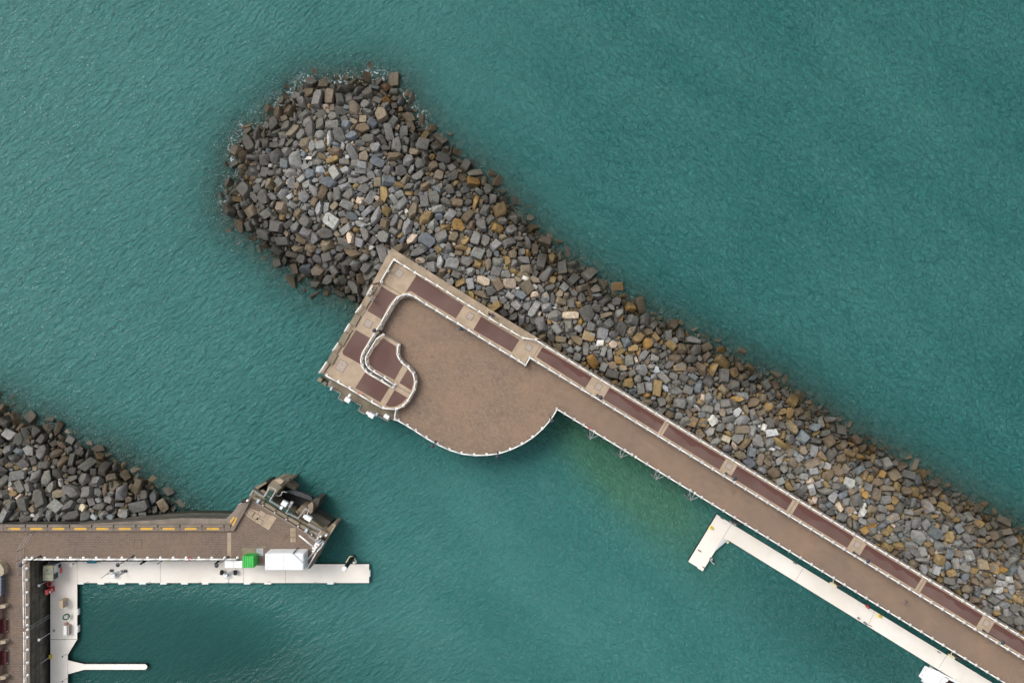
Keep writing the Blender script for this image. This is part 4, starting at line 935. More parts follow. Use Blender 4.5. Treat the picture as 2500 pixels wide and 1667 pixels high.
# raking steel props between the basin wall and the pontoon
for (x0, y0, x1, y1, lab) in [(74,1400,112,1380,'upper steel prop from the basin wall to the pontoon beside the kiosk'), (76,1635,121,1603,'lower steel prop from the basin wall to the pontoon near the finger')]:
    r = thing('mooring_prop', lab, 'prop', P(x0, y0, 4.5), 'steel props holding the pontoon off the wall')
    a, b = P(x0, y0, 4.6), P(x1, y1, 1.1)
    MB().tube(a, b, .09, n=8).build('arm', M['steel'], r); MB().box((a.x, a.y, a.z), (.2, .7, .5)).build('wall_plate', M['pgrey'], r); MB().box((b.x + .1, b.y, b.z - .12), (.5, .6, .25)).build('deck_plate', M['yellow'], r)

M['stain'] = mat('yellow_stain', (.74, .66, .30), (.80, .76, .60), 2.2, .9)

# ------------------------------------------------------------ gate abutment at the quay head
def G(*uv): return [(560 + a / 7.84, 1150 + b / 7.84) for a, b in uv]
def G1(a, b, z): return P(560 + a / 7.84, 1150 + b / 7.84, z)
gate = thing('gate_abutment', 'weathered concrete gate abutment with green grating at the tip of the quay', 'gate structure', P(700, 1240, 0))
def gp(uv, z0, z1, m, nm): return MB().prism(PL(G(*uv), z1), z0, z1).build(nm, M[m], gate)
gp([(380,470),(500,400),(640,480),(1720,1140),(1750,1260),(1640,1330),(380,560)], -5, 5.6, 'olive_conc', 'quay_ledge')
gp([(440,330),(500,290),(690,190),(730,230),(560,340),(600,380),(820,520),(700,560),(420,450)], -5, 4.9, 'dark_conc', 'side_block')
gp([(490,300),(700,200),(715,225),(530,345)], 4.9, 5.6, 'olive_conc', 'rib')
gp([(590,370),(640,350),(760,430),(700,480)], 4.9, 5.3, 'olive_conc', 'step')
gp([(740,270),(830,170),(960,140),(1060,180),(1140,140),(1165,170),(1120,215),(1000,290),(990,330),(960,340),(840,520),(690,480)], -5, 5.2, 'olive_conc', 'head_block')
gp([(860,170),(960,140),(1050,185),(980,250)], 5.2, 5.9, 'concrete', 'head_cap')
gp([(950,260),(1140,140),(1160,165),(1000,300)], 5.2, 5.7, 'dark_conc', 'buttress')
gp([(1070,210),(1130,195),(1270,310),(1245,370),(1100,290)], -5, 2.6, 'olive_conc', 'low_block')
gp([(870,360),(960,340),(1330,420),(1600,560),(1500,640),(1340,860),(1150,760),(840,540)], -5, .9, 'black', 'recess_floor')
gp([(1090,370),(1250,360),(1560,480),(1590,545),(1570,565),(1100,400)], 2.0, 3.2, 'dsteel', 'gate_beam')
gp([(1000,640),(1120,600),(1290,690),(1260,740),(1140,730)], -5, 2.4, 'dark_conc', 'inner_pier')
gp([(1500,640),(1590,560),(1640,520),(1740,525),(1700,640),(1600,790),(1540,830),(1490,800)], -5, 4.4, 'dark_conc', 'right_head_block')
gp([(1500,650),(1580,585),(1605,640),(1590,780),(1540,820)], 4.4, 5.1, 'parapet', 'shoulder')
gp([(1270,780),(1380,650),(1480,690),(1500,760),(1350,890)], -5, 4.2, 'parapet', 'stepped_block')
gp([(1260,770),(1300,760),(1330,790),(1290,810)], 4.2, 4.7, 'concrete', 'step')
gp([(1560,790),(1640,775),(1945,970),(1810,1110),(1560,960)], -5, 2.9, 'dark_conc', 'sill_slab')
gp([(1570,930),(1820,1100),(1780,1140),(1540,990)], 2.9, 4.3, 'olive_conc', 'sill_step')
gp([(1800,1180),(1950,1020),(2030,1005),(2040,1035),(1830,1300),(1700,1568),(1545,1860),(1500,1860),(1640,1500)], -5, 4.6, 'olive_conc', 'fender_wall')
gp([(1950,1020),(2030,1005),(2040,1035),(1560,1830),(1540,1830),(2000,1045)], 4.6, 5.0, 'parapet', 'fender_cap')
gp([(1640,1290),(1760,1120),(1830,1150),(1870,1230),(1760,1400),(1650,1560),(1560,1500)], -5, 5.8, 'parapet', 'corner_platform')
# green grating walkway
gp([(755,365),(870,405),(795,545),(1010,680),(1120,720),(1310,880),(1285,945),(665,560)], 5.5, 5.68, 'grate', 'grating')
for a, b in [((725,470),(830,540)), ((1180,790),(1210,840))]:
    p, q = G1(*a, 5.7), G1(*b, 5.7); MB().tube(p, q, .04, n=5).build('grating_joint', M['steel'], gate)
def grail(uv, z, h=1.05, nm='guard_rail', m='white', r=.035, mid=True, st=1.3):
    ps = [G1(a, b, z) for a, b in uv]; mb = MB()
    for hz in ((h * .5, h) if mid else (h,)): mb.path([p + Vector((0, 0, hz)) for p in ps], r, 6)
    for a, b in zip(ps[:-1], ps[1:]):
        n = max(1, round((b - a).length / st))
        for k in range(n + 1): q = a.lerp(b, k / n); mb.tube(q, q + Vector((0, 0, h)), r * .8, n=5)
    return mb.build(nm, M[m], gate)
M['rail_grey'] = mat('pale_rail', (.60, .60, .60), (.48, .48, .48), 2, .5)
grail([(690,470),(800,280),(925,340),(800,545),(990,660)], 5.6, m='rail_grey')
grail([(430,440),(485,345),(680,465)], 5.4, m='rail_grey')
grail([(1190,650),(1110,770),(1190,805),(1340,880),(1480,690),(1545,725),(1500,820)], 5.6, m='rail_grey')
grail([(670,575),(1180,880),(1440,1060)], 5.6, .5, 'hand_rail', 'rail_grey', .03, False)
grail([(1530,975),(1775,1110),(1680,1310),(1540,1215)], 5.8, m='rail_grey')
grail([(1615,1120),(1700,1180)], 5.8, m='rail_grey')
grail([(185,625),(320,570)], 6.2, .5, 'hand_rail', 'rail_grey', .03, False)
# curved pipe
pp = [G1(890,455,4.6), G1(925,470,4.6), G1(965,468,4.6), G1(995,445,4.6), G1(1005,405,4.6), G1(1040,388,4.6), G1(1105,405,4.2)]
MB().path(pp, .10, 8).build('curved_pipe', M['rail_grey'], gate, True)
def gsig(u, v, z, sx, sy, lab, hood=None, m='white2', post=1.4):
    px, py = G((u, v))[0]
    h = None
    if hood: hx, hy = G((hood[0], hood[1]))[0]; h = (hx, hy, hood[2], hood[3])
    return signal_box(px, py, z, sx, sy, -31, lab, h, m, post)
gsig(1047, 625, 8.0, .92, .78, 'white signal box on the gate abutment in the middle of the green grating', (992, 700, .42, .5))
gsig(1505, 908, 8.0, 1.0, .72, 'white signal box on the gate abutment above the right end of the grating', (1440, 868, .45, .5))
gsig(1165, 640, 6.9, .42, .95, 'grey panel standing against the middle signal box of the abutment', None, 'rail_grey', .9)
gsig(546, 572, 7.0, .38, .62, 'pale grey panel at the left end of the abutment coping', None, 'pgrey', .8)
gsig(1470, 1135, 7.0, .42, .62, 'pale grey panel at the right end of the abutment coping', None, 'pgrey', .8)
# dark winch by the left parapet
wn = thing('winch', 'small black winch on the left corner of the gate abutment', 'winch', G1(280, 560, 6.5))
c = G1(280, 560, 6.9); MB().tube((c.x - .35, c.y - .1, 7.0), (c.x + .35, c.y + .1, 7.0), .28, n=14).build('drum', M['black'], wn)
MB().box((c.x, c.y, 6.68), (.9, .6, .3), R(20)).build('base', M['dsteel'], wn); MB().box((c.x + .6, c.y + .05, 6.9), (.35, .3, .5), R(20)).build('motor', M['white'], wn)
# hoist / crane at the corner: cab, engine, jib and side frames
cr = thing('hoist', 'white hoist with an orange marked lid and long white jib beside the quay edge', 'crane', P(772, 1335, 6))
def H5(u, v, z): return P(740 + u / 12.06, 1270 + v / 12.06, z)
def hp(uv, z0, z1, m, nm, par): 
    return MB().prism([tuple(H5(a, b, z1))[:2] for a, b in uv], z0, z1).build(nm, M[m], par)
hp([(370,645),(495,715),(375,830),(300,765)], 6.0, 8.2, 'white2', 'cabin', cr)
hp([(380,735),(405,715),(440,735),(430,765),(390,765)], 8.2, 8.24, 'orange', 'lid_mark', cr)
hp([(275,775),(380,835),(345,880),(255,825)], 6.0, 7.9, 'white', 'engine_cover', cr)
hp([(270,880),(350,890),(300,950),(255,905)], 6.0, 7.6, 'white', 'locker', cr)
hp([(395,900),(590,650),(610,660),(550,760),(540,800),(480,860),(410,935)], 6.0, 7.5, 'white2', 'outer_panel', cr)
hp([(430,640),(545,520),(635,580),(590,640),(500,700)], 6.0, 7.0, 'black', 'machinery_well', cr)
hp([(480,640),(530,590),(580,620),(520,680)], 7.0, 7.4, 'slate', 'motor', cr)
for a, b in (((440,640),(530,560)), ((510,680),(600,600))): MB().tube(H5(*a, 7.5), H5(*b, 7.5), .06, n=6).build('strut', M['rail_grey'], cr)
MB().tube(H5(-120, 435, 8.6), H5(300, 775, 8.3), .11, .15, 8).build('jib', M['white'], cr, True)
MB().tube(H5(390, 830, 7.0), H5(5, 1320, 7.6), .09, n=8).build('tail_boom', M['rail_grey'], cr, True)
MB().tube(H5(400, 940, 7.0), H5(140, 1370, 7.0), .10, n=8).build('side_rail', M['white'], cr, True)
for t in (0, .25, .75, 1): q = H5(400 - 260 * t, 940 + 430 * t, 6.0); MB().lathe(q, [(.15, 0), (.13, .3), (.06, .35), (.06, 1.0), (.1, 1.1)], 8).build('post', M['white'], cr, True)
for (u, v) in ((445, 515), (525, 465), (690, 432)):
    q = H5(u, v, 6.3); b_ = thing('quay_light', 'small white dome light at the abutment corner, ' + {445: 'nearest the hoist', 525: 'middle one of three', 690: 'nearest the sea'}[u], 'light', q, 'dome lights at the abutment corner')
    MB().lathe(q, [(.20, -.5), (.20, .1), (.17, .3), (.08, .42)], 12).build('dome', M['white'], b_, True); MB().lathe(q + Vector((0, 0, -.6)), [(.26, 0), (.26, .12)], 10).build('base', M['steel'], b_)

# ------------------------------------------------------------ left pontoon
lp_ = thing('pontoon', 'cream decked floating pontoon in the inner basin with white fenders and a narrow finger', 'pontoon', P(300, 1400, .8))
LPN = [(86,1372.5),(230,1369),(594,1368),(763,1377),(901,1377),(901,1422.3),(188.3,1422.3),(188.3,1560),(165.3,1597.5),(165.3,1611),(205.5,1620.5),(354,1620.5),(358,1623),(359.6,1627),(358,1631),(354,1633.8),(205.5,1633.8),(165.3,1645),(165.3,1740),(123,1740),(123,1400),(123,1379),(100,1377.5)]
LPN = [(92,1371),(598,1368),(640,1352),(763,1350),(763,1376.6),(901,1376.6),(901,1422.3),(188.3,1422.3),(188.3,1560),(165.3,1597.5),(165.3,1611),(205.5,1620.5),(354,1620.5),(358,1623),(359.6,1627),(358,1631),(354,1633.8),(205.5,1633.8),(165.3,1645),(165.3,1740),(123,1740),(123,1378),(92,1378)]
LPN = [p for p in LPN if p not in ((640,1352),(763,1350))]
LPN.insert(2, (763.0, 1372.0))
a_ = PL(LPN, .8)
MB().prism(a_, .70, .8).build('deck', M['pontoon'], lp_); MB().prism(inset(a_, .03), -.5, .71).build('float', M['pontoon_side'], lp_)
for x in (188.3,): line('deck_seam', (x, 1371), (x, 1421.5), .806, .05, M['cover'], lp_)
for x in (391.5, 594.3, 696.6): line('deck_seam', (x, 1371), (x, 1421.5), .806, .06, M['cover'], lp_)
line('deck_seam', (124, 1560.2), (187.5, 1560.2), .806, .07, M['joint'], lp_); line('deck_seam', (165.3, 1598), (165.3, 1740), .806, .05, M['cover'], lp_)
for x0, x1 in [(189,204),(238,254),(288.5,304.5),(339.3,355.6),(391,406.5),(442,458),(493,508.5),(595.5,610.5),(645,661.5),(799,814)]:
    wall_box(x0, x1, 1422.2, 1425.6, .1, .74, M['white'], 'fender', lp_)
wall_box(188.2, 190.6, 1486, 1501, .1, .74, M['white'], 'fender', lp_); wall_box(188.2, 190.6, 1527, 1543, .1, .74, M['white'], 'fender', lp_); wall_box(900.8, 903.3, 1392, 1407.5, .1, .74, M['white'], 'fender', lp_)
for (x, y) in [(619,1420.5),(657,1420),(770,1421),(818,1421),(268,1420),(365,1420),(486,1421),(556,1421.5),(214,1420.5)]:
    q = P(x, y, .8); MB().tube((q.x - .2, q.y + .05, .95), (q.x + .2, q.y + .05, .95), .045, n=6).build('cleat', M['steel'], lp_)
# ------------------------------------------------------------ right pontoon
rp = thing('pontoon', 'cream decked L-shaped pontoon moored alongside the pier', 'pontoon', P(1900, 1400, .8))
def ru(x): return 1278.8 + (x - 1787) * .6085
def rl(x): return 1317.5 + (x - 1777) * .6155
RPN = [(1750.4,1255.3),(1787,1278.5),(2750,ru(2750)),(2750,rl(2750)),(1777,1317.5),(1746.7,1343.7),(1732.6,1366),(1715.5,1393.8),(1704,1387),(1702,1383.5),(1680.5,1370.3)]
a_ = PL(RPN, .8); MB().prism(a_, .70, .8).build('deck', M['pontoon'], rp); MB().prism(inset(a_, .03), -.5, .71).build('float', M['pontoon_side'], rp)
line('deck_seam', (1785.4,1279.5), (1746,1343.5), .806, .07, M['cover'], rp); line('deck_seam', (1961,1386.5), (1941,1417.5), .806, .06, M['cover'], rp)
line('deck_seam', (2135,1492), (2120,1526), .806, .06, M['cover'], rp); line('deck_seam', (2311,1599), (2291,1631.5), .806, .06, M['cover'], rp)
MB().prism(PL([(1768,1313.5),(1777,1317.8),(1747,1343.8)], .81), .7, .812).build('gusset', M['pgrey'], rp)
for (x, y) in [(1752,1258)]: pass
def guide(px, py, lab, yel=True):
    c = P(px, py, .8); r = thing('pile_guide', lab, 'pile', (c.x, c.y, .8), 'mooring pile guides beside the pier')
    n = Vector((.52, .85, 0)); q = c + n * .55
    MB().tube((q.x, q.y, -3), (q.x, q.y, 3.2), .28, n=14).build('pile', M['dsteel'], r)
    MB().torus((q.x, q.y, 1.0), .40, .08, n=16, k=6).build('collar', M['stain'] if yel else M['dsteel'], r, True)
    MB().box((c.x, c.y, .9), (1.3, .35, .2), -AXA).build('bracket', M['stain'] if yel else M['steel'], r)
guide(1788, 1277, 'dark pile guide at the angle of the L-shaped pontoon', False); guide(2034, 1426, 'yellowish pile guide between pier and pontoon above the red lifebuoy'); guide(2322, 1601, 'yellowish pile guide between pier and pontoon above the moored boat')
cl = [(1761,1263.5,'dark mooring cleat at the top corner of the L-shaped pontoon'),(1707,1343,'dark mooring cleat on the left edge of the L-shaped pontoon'),(1718,1384,'dark mooring cleat at the lower corner of the L-shaped pontoon'),(1939,1373,'dark mooring cleat on the pier side of the pontoon before its first seam'),(2290.5,1590,'dark mooring cleat on the pier side of the pontoon above the boat')]
for px, py, lab in cl:
    c = P(px, py, .8); r = thing('mooring_cleat', lab, 'cleat', c, 'mooring cleats on the long pontoon')
    for s in (-.12, .12): MB().tube((c.x + s, c.y - s * .6, .8), (c.x + s, c.y - s * .6, 1.02), .06, n=8).build('stem', M['dsteel'], r)
    MB().tube((c.x - .28, c.y + .17, 1.05), (c.x + .28, c.y - .17, 1.05), .07, n=8).build('horn', M['dsteel'], r)
for px, py, lab in [(1736.5,1364,'yellowish service bollard on the leg of the L-shaped pontoon'), (2148,1503,'yellow stained mooring bollard on the pier side of the pontoon'), (1737,1288,'yellow bollard near the outer edge of the L-shaped pontoon')]:
    c = P(px, py, .8); r = thing('bollard', lab, 'bollard', c, 'bollards on the long pontoon')
    MB().lathe(c, [(.20, 0), (.14, .08), (.12, .32), (.2, .38), (.2, .46), (.1, .5)], 12).build('post', M['yellow'] if 'yellow ' in lab else M['steel'], r, True); MB().lathe(c, [(.30, 0), (.30, .03)], 12).build('base', M['yellow'] if 'yellow ' in lab else M['steel'], r)
# worn yellow stain rings round the two bollards are in the deck paint
for px, py, s in [(2141,1502,.42),(1736,1288,.40)]:
    c = P(px, py, .8); n = 14; v = [(c.x + s * (1 + .25 * math.sin(3 * k)) * math.cos(k * 6.283 / n), c.y + s * (1 + .2 * math.cos(2.3 * k)) * math.sin(k * 6.283 / n)) for k in range(n)]
    MB().prism(v, .795, .806).build('yellow_stain', M['stain'], rp)
ring(2118, 1480, 1.9, 'red lifebuoy on a short stand on the pontoon beside the yellow bollard', 'red', .34, .10, (.5, .8, .5))
for px, py, lab in [(2097,1509,'left hand blue grey service box at the water edge of the pontoon'), (2112,1520,'middle blue grey service box at the water edge of the pontoon'),(2116,1523,'small dark service box beside the middle blue grey one')]:
    c = P(px, py, 1.1); r = thing('service_box', lab, 'service box', (c.x, c.y, .8), 'service boxes at the pontoon edge')
    MB().box((c.x, c.y, 1.0), (.34, .26, .4), -AXA, ch=.03).build('housing', M['slate'], r); MB().box((c.x, c.y, 1.22), (.2, .16, .06), -AXA).build('lid', M['steel'], r)
hs_ = thing('hose', 'short dark hose curled at the water edge of the pontoon', 'hose', P(2127, 1528, .8)); MB().path([P(2121,1526,.84), P(2124,1526,.84), P(2127,1527.5,.84), P(2129.5,1530,.84)], .05, 6).build('coil', M['dred'], hs_, True)
dv_ = thing('boarding_ladder', 'thin pale boarding ladder sticking out from the leg of the L-shaped pontoon', 'ladder', P(1733, 1364, .8))
MB().path([P(1732,1363,1.0), P(1738,1372,1.5), P(1744,1377,1.7)], .05, 6).build('stile', M['rail_grey'], dv_); MB().box(P(1736,1364.5,.6), (.7, .5, .5), -AXA).build('bracket', M['black'], dv_)
by_ = P(1776.5,1322,.25); bo = thing('mooring_buoy', 'pale round fender in the inner corner of the L-shaped pontoon', 'buoy', by_); MB().lathe(by_, [(.05, -.3), (.25, -.2), (.32, 0), (.25, .2), (.06, .3)], 14).build('ball', M['stain'], bo, True); MB().torus(by_ + Vector((0, 0, .33)), .07, .02, (1, 0, 0), 10, 5).build('eye', M['steel'], bo)

# ------------------------------------------------------------ containers, kiosk, cabinets
def base_rect(x0, y0, x1, y1, z1): return P(x0, y0, z1), P(x1, y1, z1)
a, b = base_rect(592, 1358, 619, 1385.7, 8.1); gc = thing('container', 'bright green corrugated container on the quay', 'container', ((a.x + b.x) / 2, (a.y + b.y) / 2, 6))
cx, cy, sx, sy = (a.x + b.x) / 2, (a.y + b.y) / 2, b.x - a.x, a.y - b.y
MB().box((cx, cy, 7.02), (sx, sy, 2.0)).build('body', M['green'], gc)
for k in range(5): MB().box((cx - sx * .5 + sx * (k + .5) / 5, cy, 8.06), (sx / 5 * .62, sy * .94, .09), ch=.03).build('roof_rib', M['green'], gc)
for k in range(7): MB().box((cx - sx / 2 + sx * (k + .5) / 7, cy + sy / 2 + .03, 7.05), (.12, .06, 1.8)).build('wall_rib', M['green'], gc)
for k in range(7): MB().box((cx + sx / 2 + .03, cy - sy / 2 + sy * (k + .5) / 7, 7.05), (.06, .12, 1.8)).build('wall_rib', M['green'], gc)
a, b = base_rect(647.2, 1351.6, 740.4, 1391, 9.0); wc = thing('container', 'long white flat-roofed container on the quay', 'container', ((a.x + b.x) / 2, (a.y + b.y) / 2, 6))
cx, cy, sx, sy = (a.x + b.x) / 2, (a.y + b.y) / 2, b.x - a.x, a.y - b.y
M['cont'] = mat('white_container_paint', (.80, .82, .84), (.72, .75, .78), .6, .5, c3=(.6, .6, .58), s3=1.4, f3=.3)
MB().box((cx, cy, 7.48), (sx, sy, 2.94)).build('body', M['cont'], wc)
MB().box((cx, cy, 8.97), (sx * .985, sy * .965, .06)).build('roof_panel', M['cont'], wc)
for k in (.05, .48, .97): MB().box((cx - sx / 2 + sx * k, cy, 9.005), (.05, sy * .96, .03)).build('roof_seam', M['pgrey'], wc)
MB().box((cx, cy + sy / 2 + .015, 7.4), (sx * .9, .03, 2.3)).build('side_panel', M['cont'], wc)
for s in (-.5, .5): MB().box((cx + sx / 2 + .02, cy + s * sy * .5, 7.45), (.04, sy * .44, 2.5)).build('door', M['cont'], wc)
for s in (-.24, .24): MB().tube((cx + sx / 2 + .08, cy + s * sy, 6.3), (cx + sx / 2 + .08, cy + s * sy, 8.7), .03, n=6).build('lock_rod', M['steel'], wc)
for (u, v) in [(.07,.82),(.07,.2),(.42,.82),(.52,.82),(.42,.2),(.52,.2),(.85,.2),(.85,.82)]: MB().box((cx - sx / 2 + sx * u, cy - sy / 2 + sy * v, 9.01), (.13, .10, .05)).build('roof_lug', M['pgrey'], wc)
mst = thing('mast', 'thin mast with a raking stay standing behind the white container', 'mast', P(727, 1337, 6))
t0 = P(714.8, 1351, 9.3); MB().tube((P(727, 1337, 6).x, P(727, 1337, 6).y, 6), t0, .07, n=7).build('pole', M['dsteel'], mst); MB().tube(t0, P(743, 1377.5, 9.2), .06, n=7).build('stay', M['rail_grey'], mst)
# white grating frame
gr = thing('grating_frame', 'white four-by-two grating panel on the quay edge beside the green container', 'grating', P(570, 1377, 6))
a, b = P(548, 1368.5, 6.5), P(591, 1386, 6.5)
for k in range(4):
    y = a.y + (b.y - a.y) * (k + .5) / 4
    for j in range(2):
        x = a.x + (b.x - a.x) * (j + .5) / 2; MB().box((x, y, 6.4), (abs(b.x - a.x) / 2 * .97, abs(b.y - a.y) / 4 * .86, .05)).build('panel', M['white'], gr)
for x in (a.x, (a.x + b.x) / 2, b.x): MB().box((x, (a.y + b.y) / 2, 6.34), (.05, abs(b.y - a.y), .07)).build('bearer', M['rail_grey'], gr)
# kiosk on the pontoon
ks = thing('kiosk', 'greenish roofed control kiosk with white, black and orange panels on the pontoon', 'kiosk', P(142, 1393, .8))
a, b = base_rect(104.6, 1380, 129.5, 1417.3, 3.7); cx, cy, sx, sy = (a.x + b.x) / 2, (a.y + b.y) / 2, b.x - a.x, a.y - b.y
M['roofg'] = mat('lichened_grey_roof', (.34, .35, .26), (.26, .27, .20), 1.2, .85); M['panelw'] = mat('white_panel', (.62, .64, .68), (.55, .57, .62), 3, .5)
MB().box((cx, cy, 2.2), (sx * .94, sy * .95, 2.9)).build('cabin', M['panelw'], ks); MB().box((cx, cy, 3.66), (sx, sy, .1), ch=.03).build('roof', M['roofg'], ks)
MB().torus((cx - .2, cy + .5, 3.73), .16, .03).build('vent', M['joint'], ks); MB().box((cx, cy - .1, 3.72), (sx * .8, .05, .03)).build('roof_seam', M['joint'], ks)
ex = cx + sx * .47
MB().box((ex + .02, cy - sy * .27, 2.8), (.05, sy * .36, 1.2)).build('window', M['glass'], ks); MB().box((ex + .03, cy - sy * .08, 1.35), (.06, sy * .36, .55)).build('orange_panel', M['orange'], ks)
MB().box((ex + .03, cy + sy * .26, 1.7), (.06, sy * .2, .7)).build('dark_hatch', M['black'], ks); MB().box((ex + .025, cy + sy * .25, 2.9), (.05, sy * .4, .8)).build('notice_panel', M['white2'], ks)
MB().lathe((cx + sx * .4, cy + sy * .42, 3.6), [(.16, 0), (.16, .12), (.06, .2)], 12).build('yellow_lamp', M['yellow'], ks, True)
hr = thing('hose_reel', 'dark red hose reel between the kiosk and the red cabinet', 'hose reel', P(121, 1424, .8)); c = P(120, 1425, 2.2)
MB().torus(c, .42, .09, (.95, .1, .25)).build('reel', M['red'], hr, True); MB().torus(c, .24, .10, (.95, .1, .25), 16, 6).build('hose', M['dred'], hr, True); MB().tube((c.x + .1, c.y, .8), (c.x + .05, c.y, 2.2), .05, n=6).build('stand', M['steel'], hr)
rc = thing('fire_cabinet', 'tall red cabinet with white notices on the pontoon edge', 'cabinet', P(128, 1440, .8)); a, b = base_rect(110, 1439.8, 115.8, 1451.4, 3.0); cx, cy, sx, sy = (a.x + b.x) / 2, (a.y + b.y) / 2, b.x - a.x, a.y - b.y
MB().box((cx, cy, 1.88), (sx, sy, 2.16)).build('body', M['red'], rc); MB().box((cx, cy, 2.98), (sx * 1.04, sy * 1.04, .05)).build('lid', M['pink'], rc)
for (dy, z, hh, ww) in ((-.12, 2.3, .45, .3), (.1, 1.75, .3, .2), (-.16, 1.6, .18, .12)): MB().box((cx + sx / 2 + .012, cy + dy, z), (.024, ww, hh)).build('notice', M['white2'], rc)
wb = thing('timber_cabinet', 'tan cabinet with a blue round sign on the pontoon', 'cabinet', P(160, 1470, .8)); a, b = base_rect(144.8, 1465.8, 153.2, 1484.3, 2.4); cx, cy, sx, sy = (a.x + b.x) / 2, (a.y + b.y) / 2, b.x - a.x, a.y - b.y
M['tan'] = mat('tan_ply', (.52, .40, .28), (.42, .32, .22), 2, .7); MB().box((cx, cy, 1.58), (sx, sy, 1.56)).build('body', M['tan'], wb); MB().box((cx, cy, 2.38), (sx * 1.06, sy * 1.03, .05)).build('lid', M['tan'], wb)
M['blue'] = mat('sign_blue', (.06, .12, .55), (.05, .10, .45), 3, .5); q = Vector((cx + sx / 2 + .02, cy, 1.6)); MB().tube(q, q + Vector((.03, 0, 0)), .28, n=20).build('round_sign', M['white2'], wb); MB().tube(q + Vector((.032, 0, 0)), q + Vector((.05, 0, 0)), .20, n=20).build('sign_face', M['blue'], wb)
gw = thing('hose_reel', 'dark green wheel-like hose reel on the pontoon below the tan cabinet', 'hose reel', P(163, 1504, .8)); c = P(161.5, 1505, 1.7)
M['dgreen'] = mat('dark_green_paint', (.015, .13, .07), (.012, .10, .05), 3, .5)
MB().torus(c, .48, .10, (.7, -.1, .7), 24, 8).build('rim', M['dgreen'], gw, True); MB().tube(c - Vector((.1, 0, .1)), c + Vector((.1, 0, .1)), .16, n=12).build('hub', M['white'], gw)
for k in range(3):
    t = k * 1.05; u = Vector((-.7 * math.cos(t), math.sin(t), .7 * math.cos(t))); MB().tube(c - u * .46, c + u * .46, .03, n=5).build('spoke', M['dgreen'], gw)
MB().tube((c.x, c.y, .8), c, .06, n=6).build('stand', M['steel'], gw)
bx_ = thing('locker', 'white lidded locker with grey sides on the pontoon', 'locker', P(162, 1540, .8)); a, b = base_rect(153.5, 1527, 166, 1550, 1.7); cx, cy, sx, sy = (a.x + b.x) / 2, (a.y + b.y) / 2, b.x - a.x, a.y - b.y
MB().box((cx + .1, cy, 1.2), (sx, sy, .8)).build('body', M['cover'], bx_); MB().box((cx - .05, cy, 1.68), (sx * .62, sy, .1), ch=.02).build('lid', M['white2'], bx_); MB().box((cx - sx * .42, cy, 1.55), (sx * .35, sy * .98, .05)).build('side_flap', M['rail_grey'], bx_)
pb = thing('crate', 'small faded pink crate against the white locker', 'crate', P(160, 1521, .8)); c = P(160, 1522, 1.2); M['pk'] = mat('faded_pink', (.50, .30, .29), (.42, .24, .23), 4, .7)
MB().box((c.x, c.y, 1.0), (.42, .38, .4), .3).build('body', M['pk'], pb); MB().box((c.x, c.y, 1.21), (.46, .42, .04), .3).build('rim', M['pk'], pb)
tt = thing('tub', 'teal plastic tub on the pontoon against the quay', 'tub', P(224, 1370, .8))
mb = MB(); v0 = [(x, y, .85) for x, y in PL([(213,1369),(234,1369),(232,1373),(215,1373)], .85)]; v1 = [(x, y, 1.5) for x, y in PL([(209.5,1361),(237.5,1361),(234.5,1374.5),(213,1374.5)], 1.5)]
mb.add(v0 + v1, [(0, 1, 2, 3)] + [(i, (i + 1) % 4, 4 + (i + 1) % 4, 4 + i) for i in range(4)]); mb.build('shell', M['teal'], tt); MB().prism([(q[0], q[1]) for q in v1], 1.40, 1.46).build('lid', M['teal'], tt)
# pontoon lights on thin poles
def plight(hx, hy, h, lab, first=[None]):
    q = P(hx, hy, .8 + h)
    r = thing('pontoon_light', lab, 'light', (q.x, q.y, .8), 'ring-topped light poles on the pontoon')
    MB().tube((q.x, q.y, .8), (q.x, q.y, .8 + h - .2), .05, n=8).build('pole', M['rail_grey'], r); MB().box((q.x, q.y, .84), (.4, .4, .08)).build('base_plate', M['steel'], r)
    MB().lathe((q.x, q.y, .8 + h - .9), [(.09, 0), (.12, .6), (.17, .85), (.2, .9)], 12).build('lamp_head', M['rail_grey'], r, True); MB().torus((q.x, q.y, .8 + h + .02), .17, .06, n=16, k=6).build('ring', M['white2'], r, True)
plight(173.5, 1378.6, 3.2, 'ring-topped light pole on the pontoon between kiosk and teal tub'); plight(382, 1378, 2.9, 'ring-topped light pole on the pontoon left of the yellow quay patch')
plight(95, 1428.7, 3.6, 'ring-topped light pole against the basin wall beside the red hose reel'); plight(95.3, 1561.3, 4.3, 'ring-topped light pole against the basin wall left of the pontoon seam')
for x, y, h, lab in [(152, 1602, 1.3, 'short mooring post on the pontoon above the finger'), (152, 1663, 1.3, 'short mooring post on the pontoon below the finger')]:
    q = P(x, y, .8 + h); r = thing('mooring_post', lab, 'post', (q.x, q.y, .8), 'short posts on the pontoon arm'); MB().tube((q.x, q.y, .8), (q.x, q.y, .8 + h), .04, n=6).build('shaft', M['steel'], r); MB().lathe((q.x, q.y, .7 + h), [(.1, 0), (.13, .08), (.05, .15)], 10).build('cap', M['dsteel'], r, True)
for x, y, x2, y2, lab in [(343.5,1376,359,1366.5,'thick black tube leaning on the quay face left of the ring-topped light'), (525.5,1376,538.5,1366.5,'thick black tube leaning on the quay face beside the lamp post')]:
    a, b = P(x, y, 3.2), P(x2, y2, 1.0); b = Vector((a.x + (.05), a.y + .05, .85)); r = thing('fender_pile', lab, 'pile', (a.x, a.y, .8), 'black guide piles by the quay')
    MB().tube(b, a, .17, n=12).build('tube', M['black'], r); MB().lathe((a.x, a.y, a.z), [(.17, 0), (.12, .05)], 12).build('cap', M['dsteel'], r)
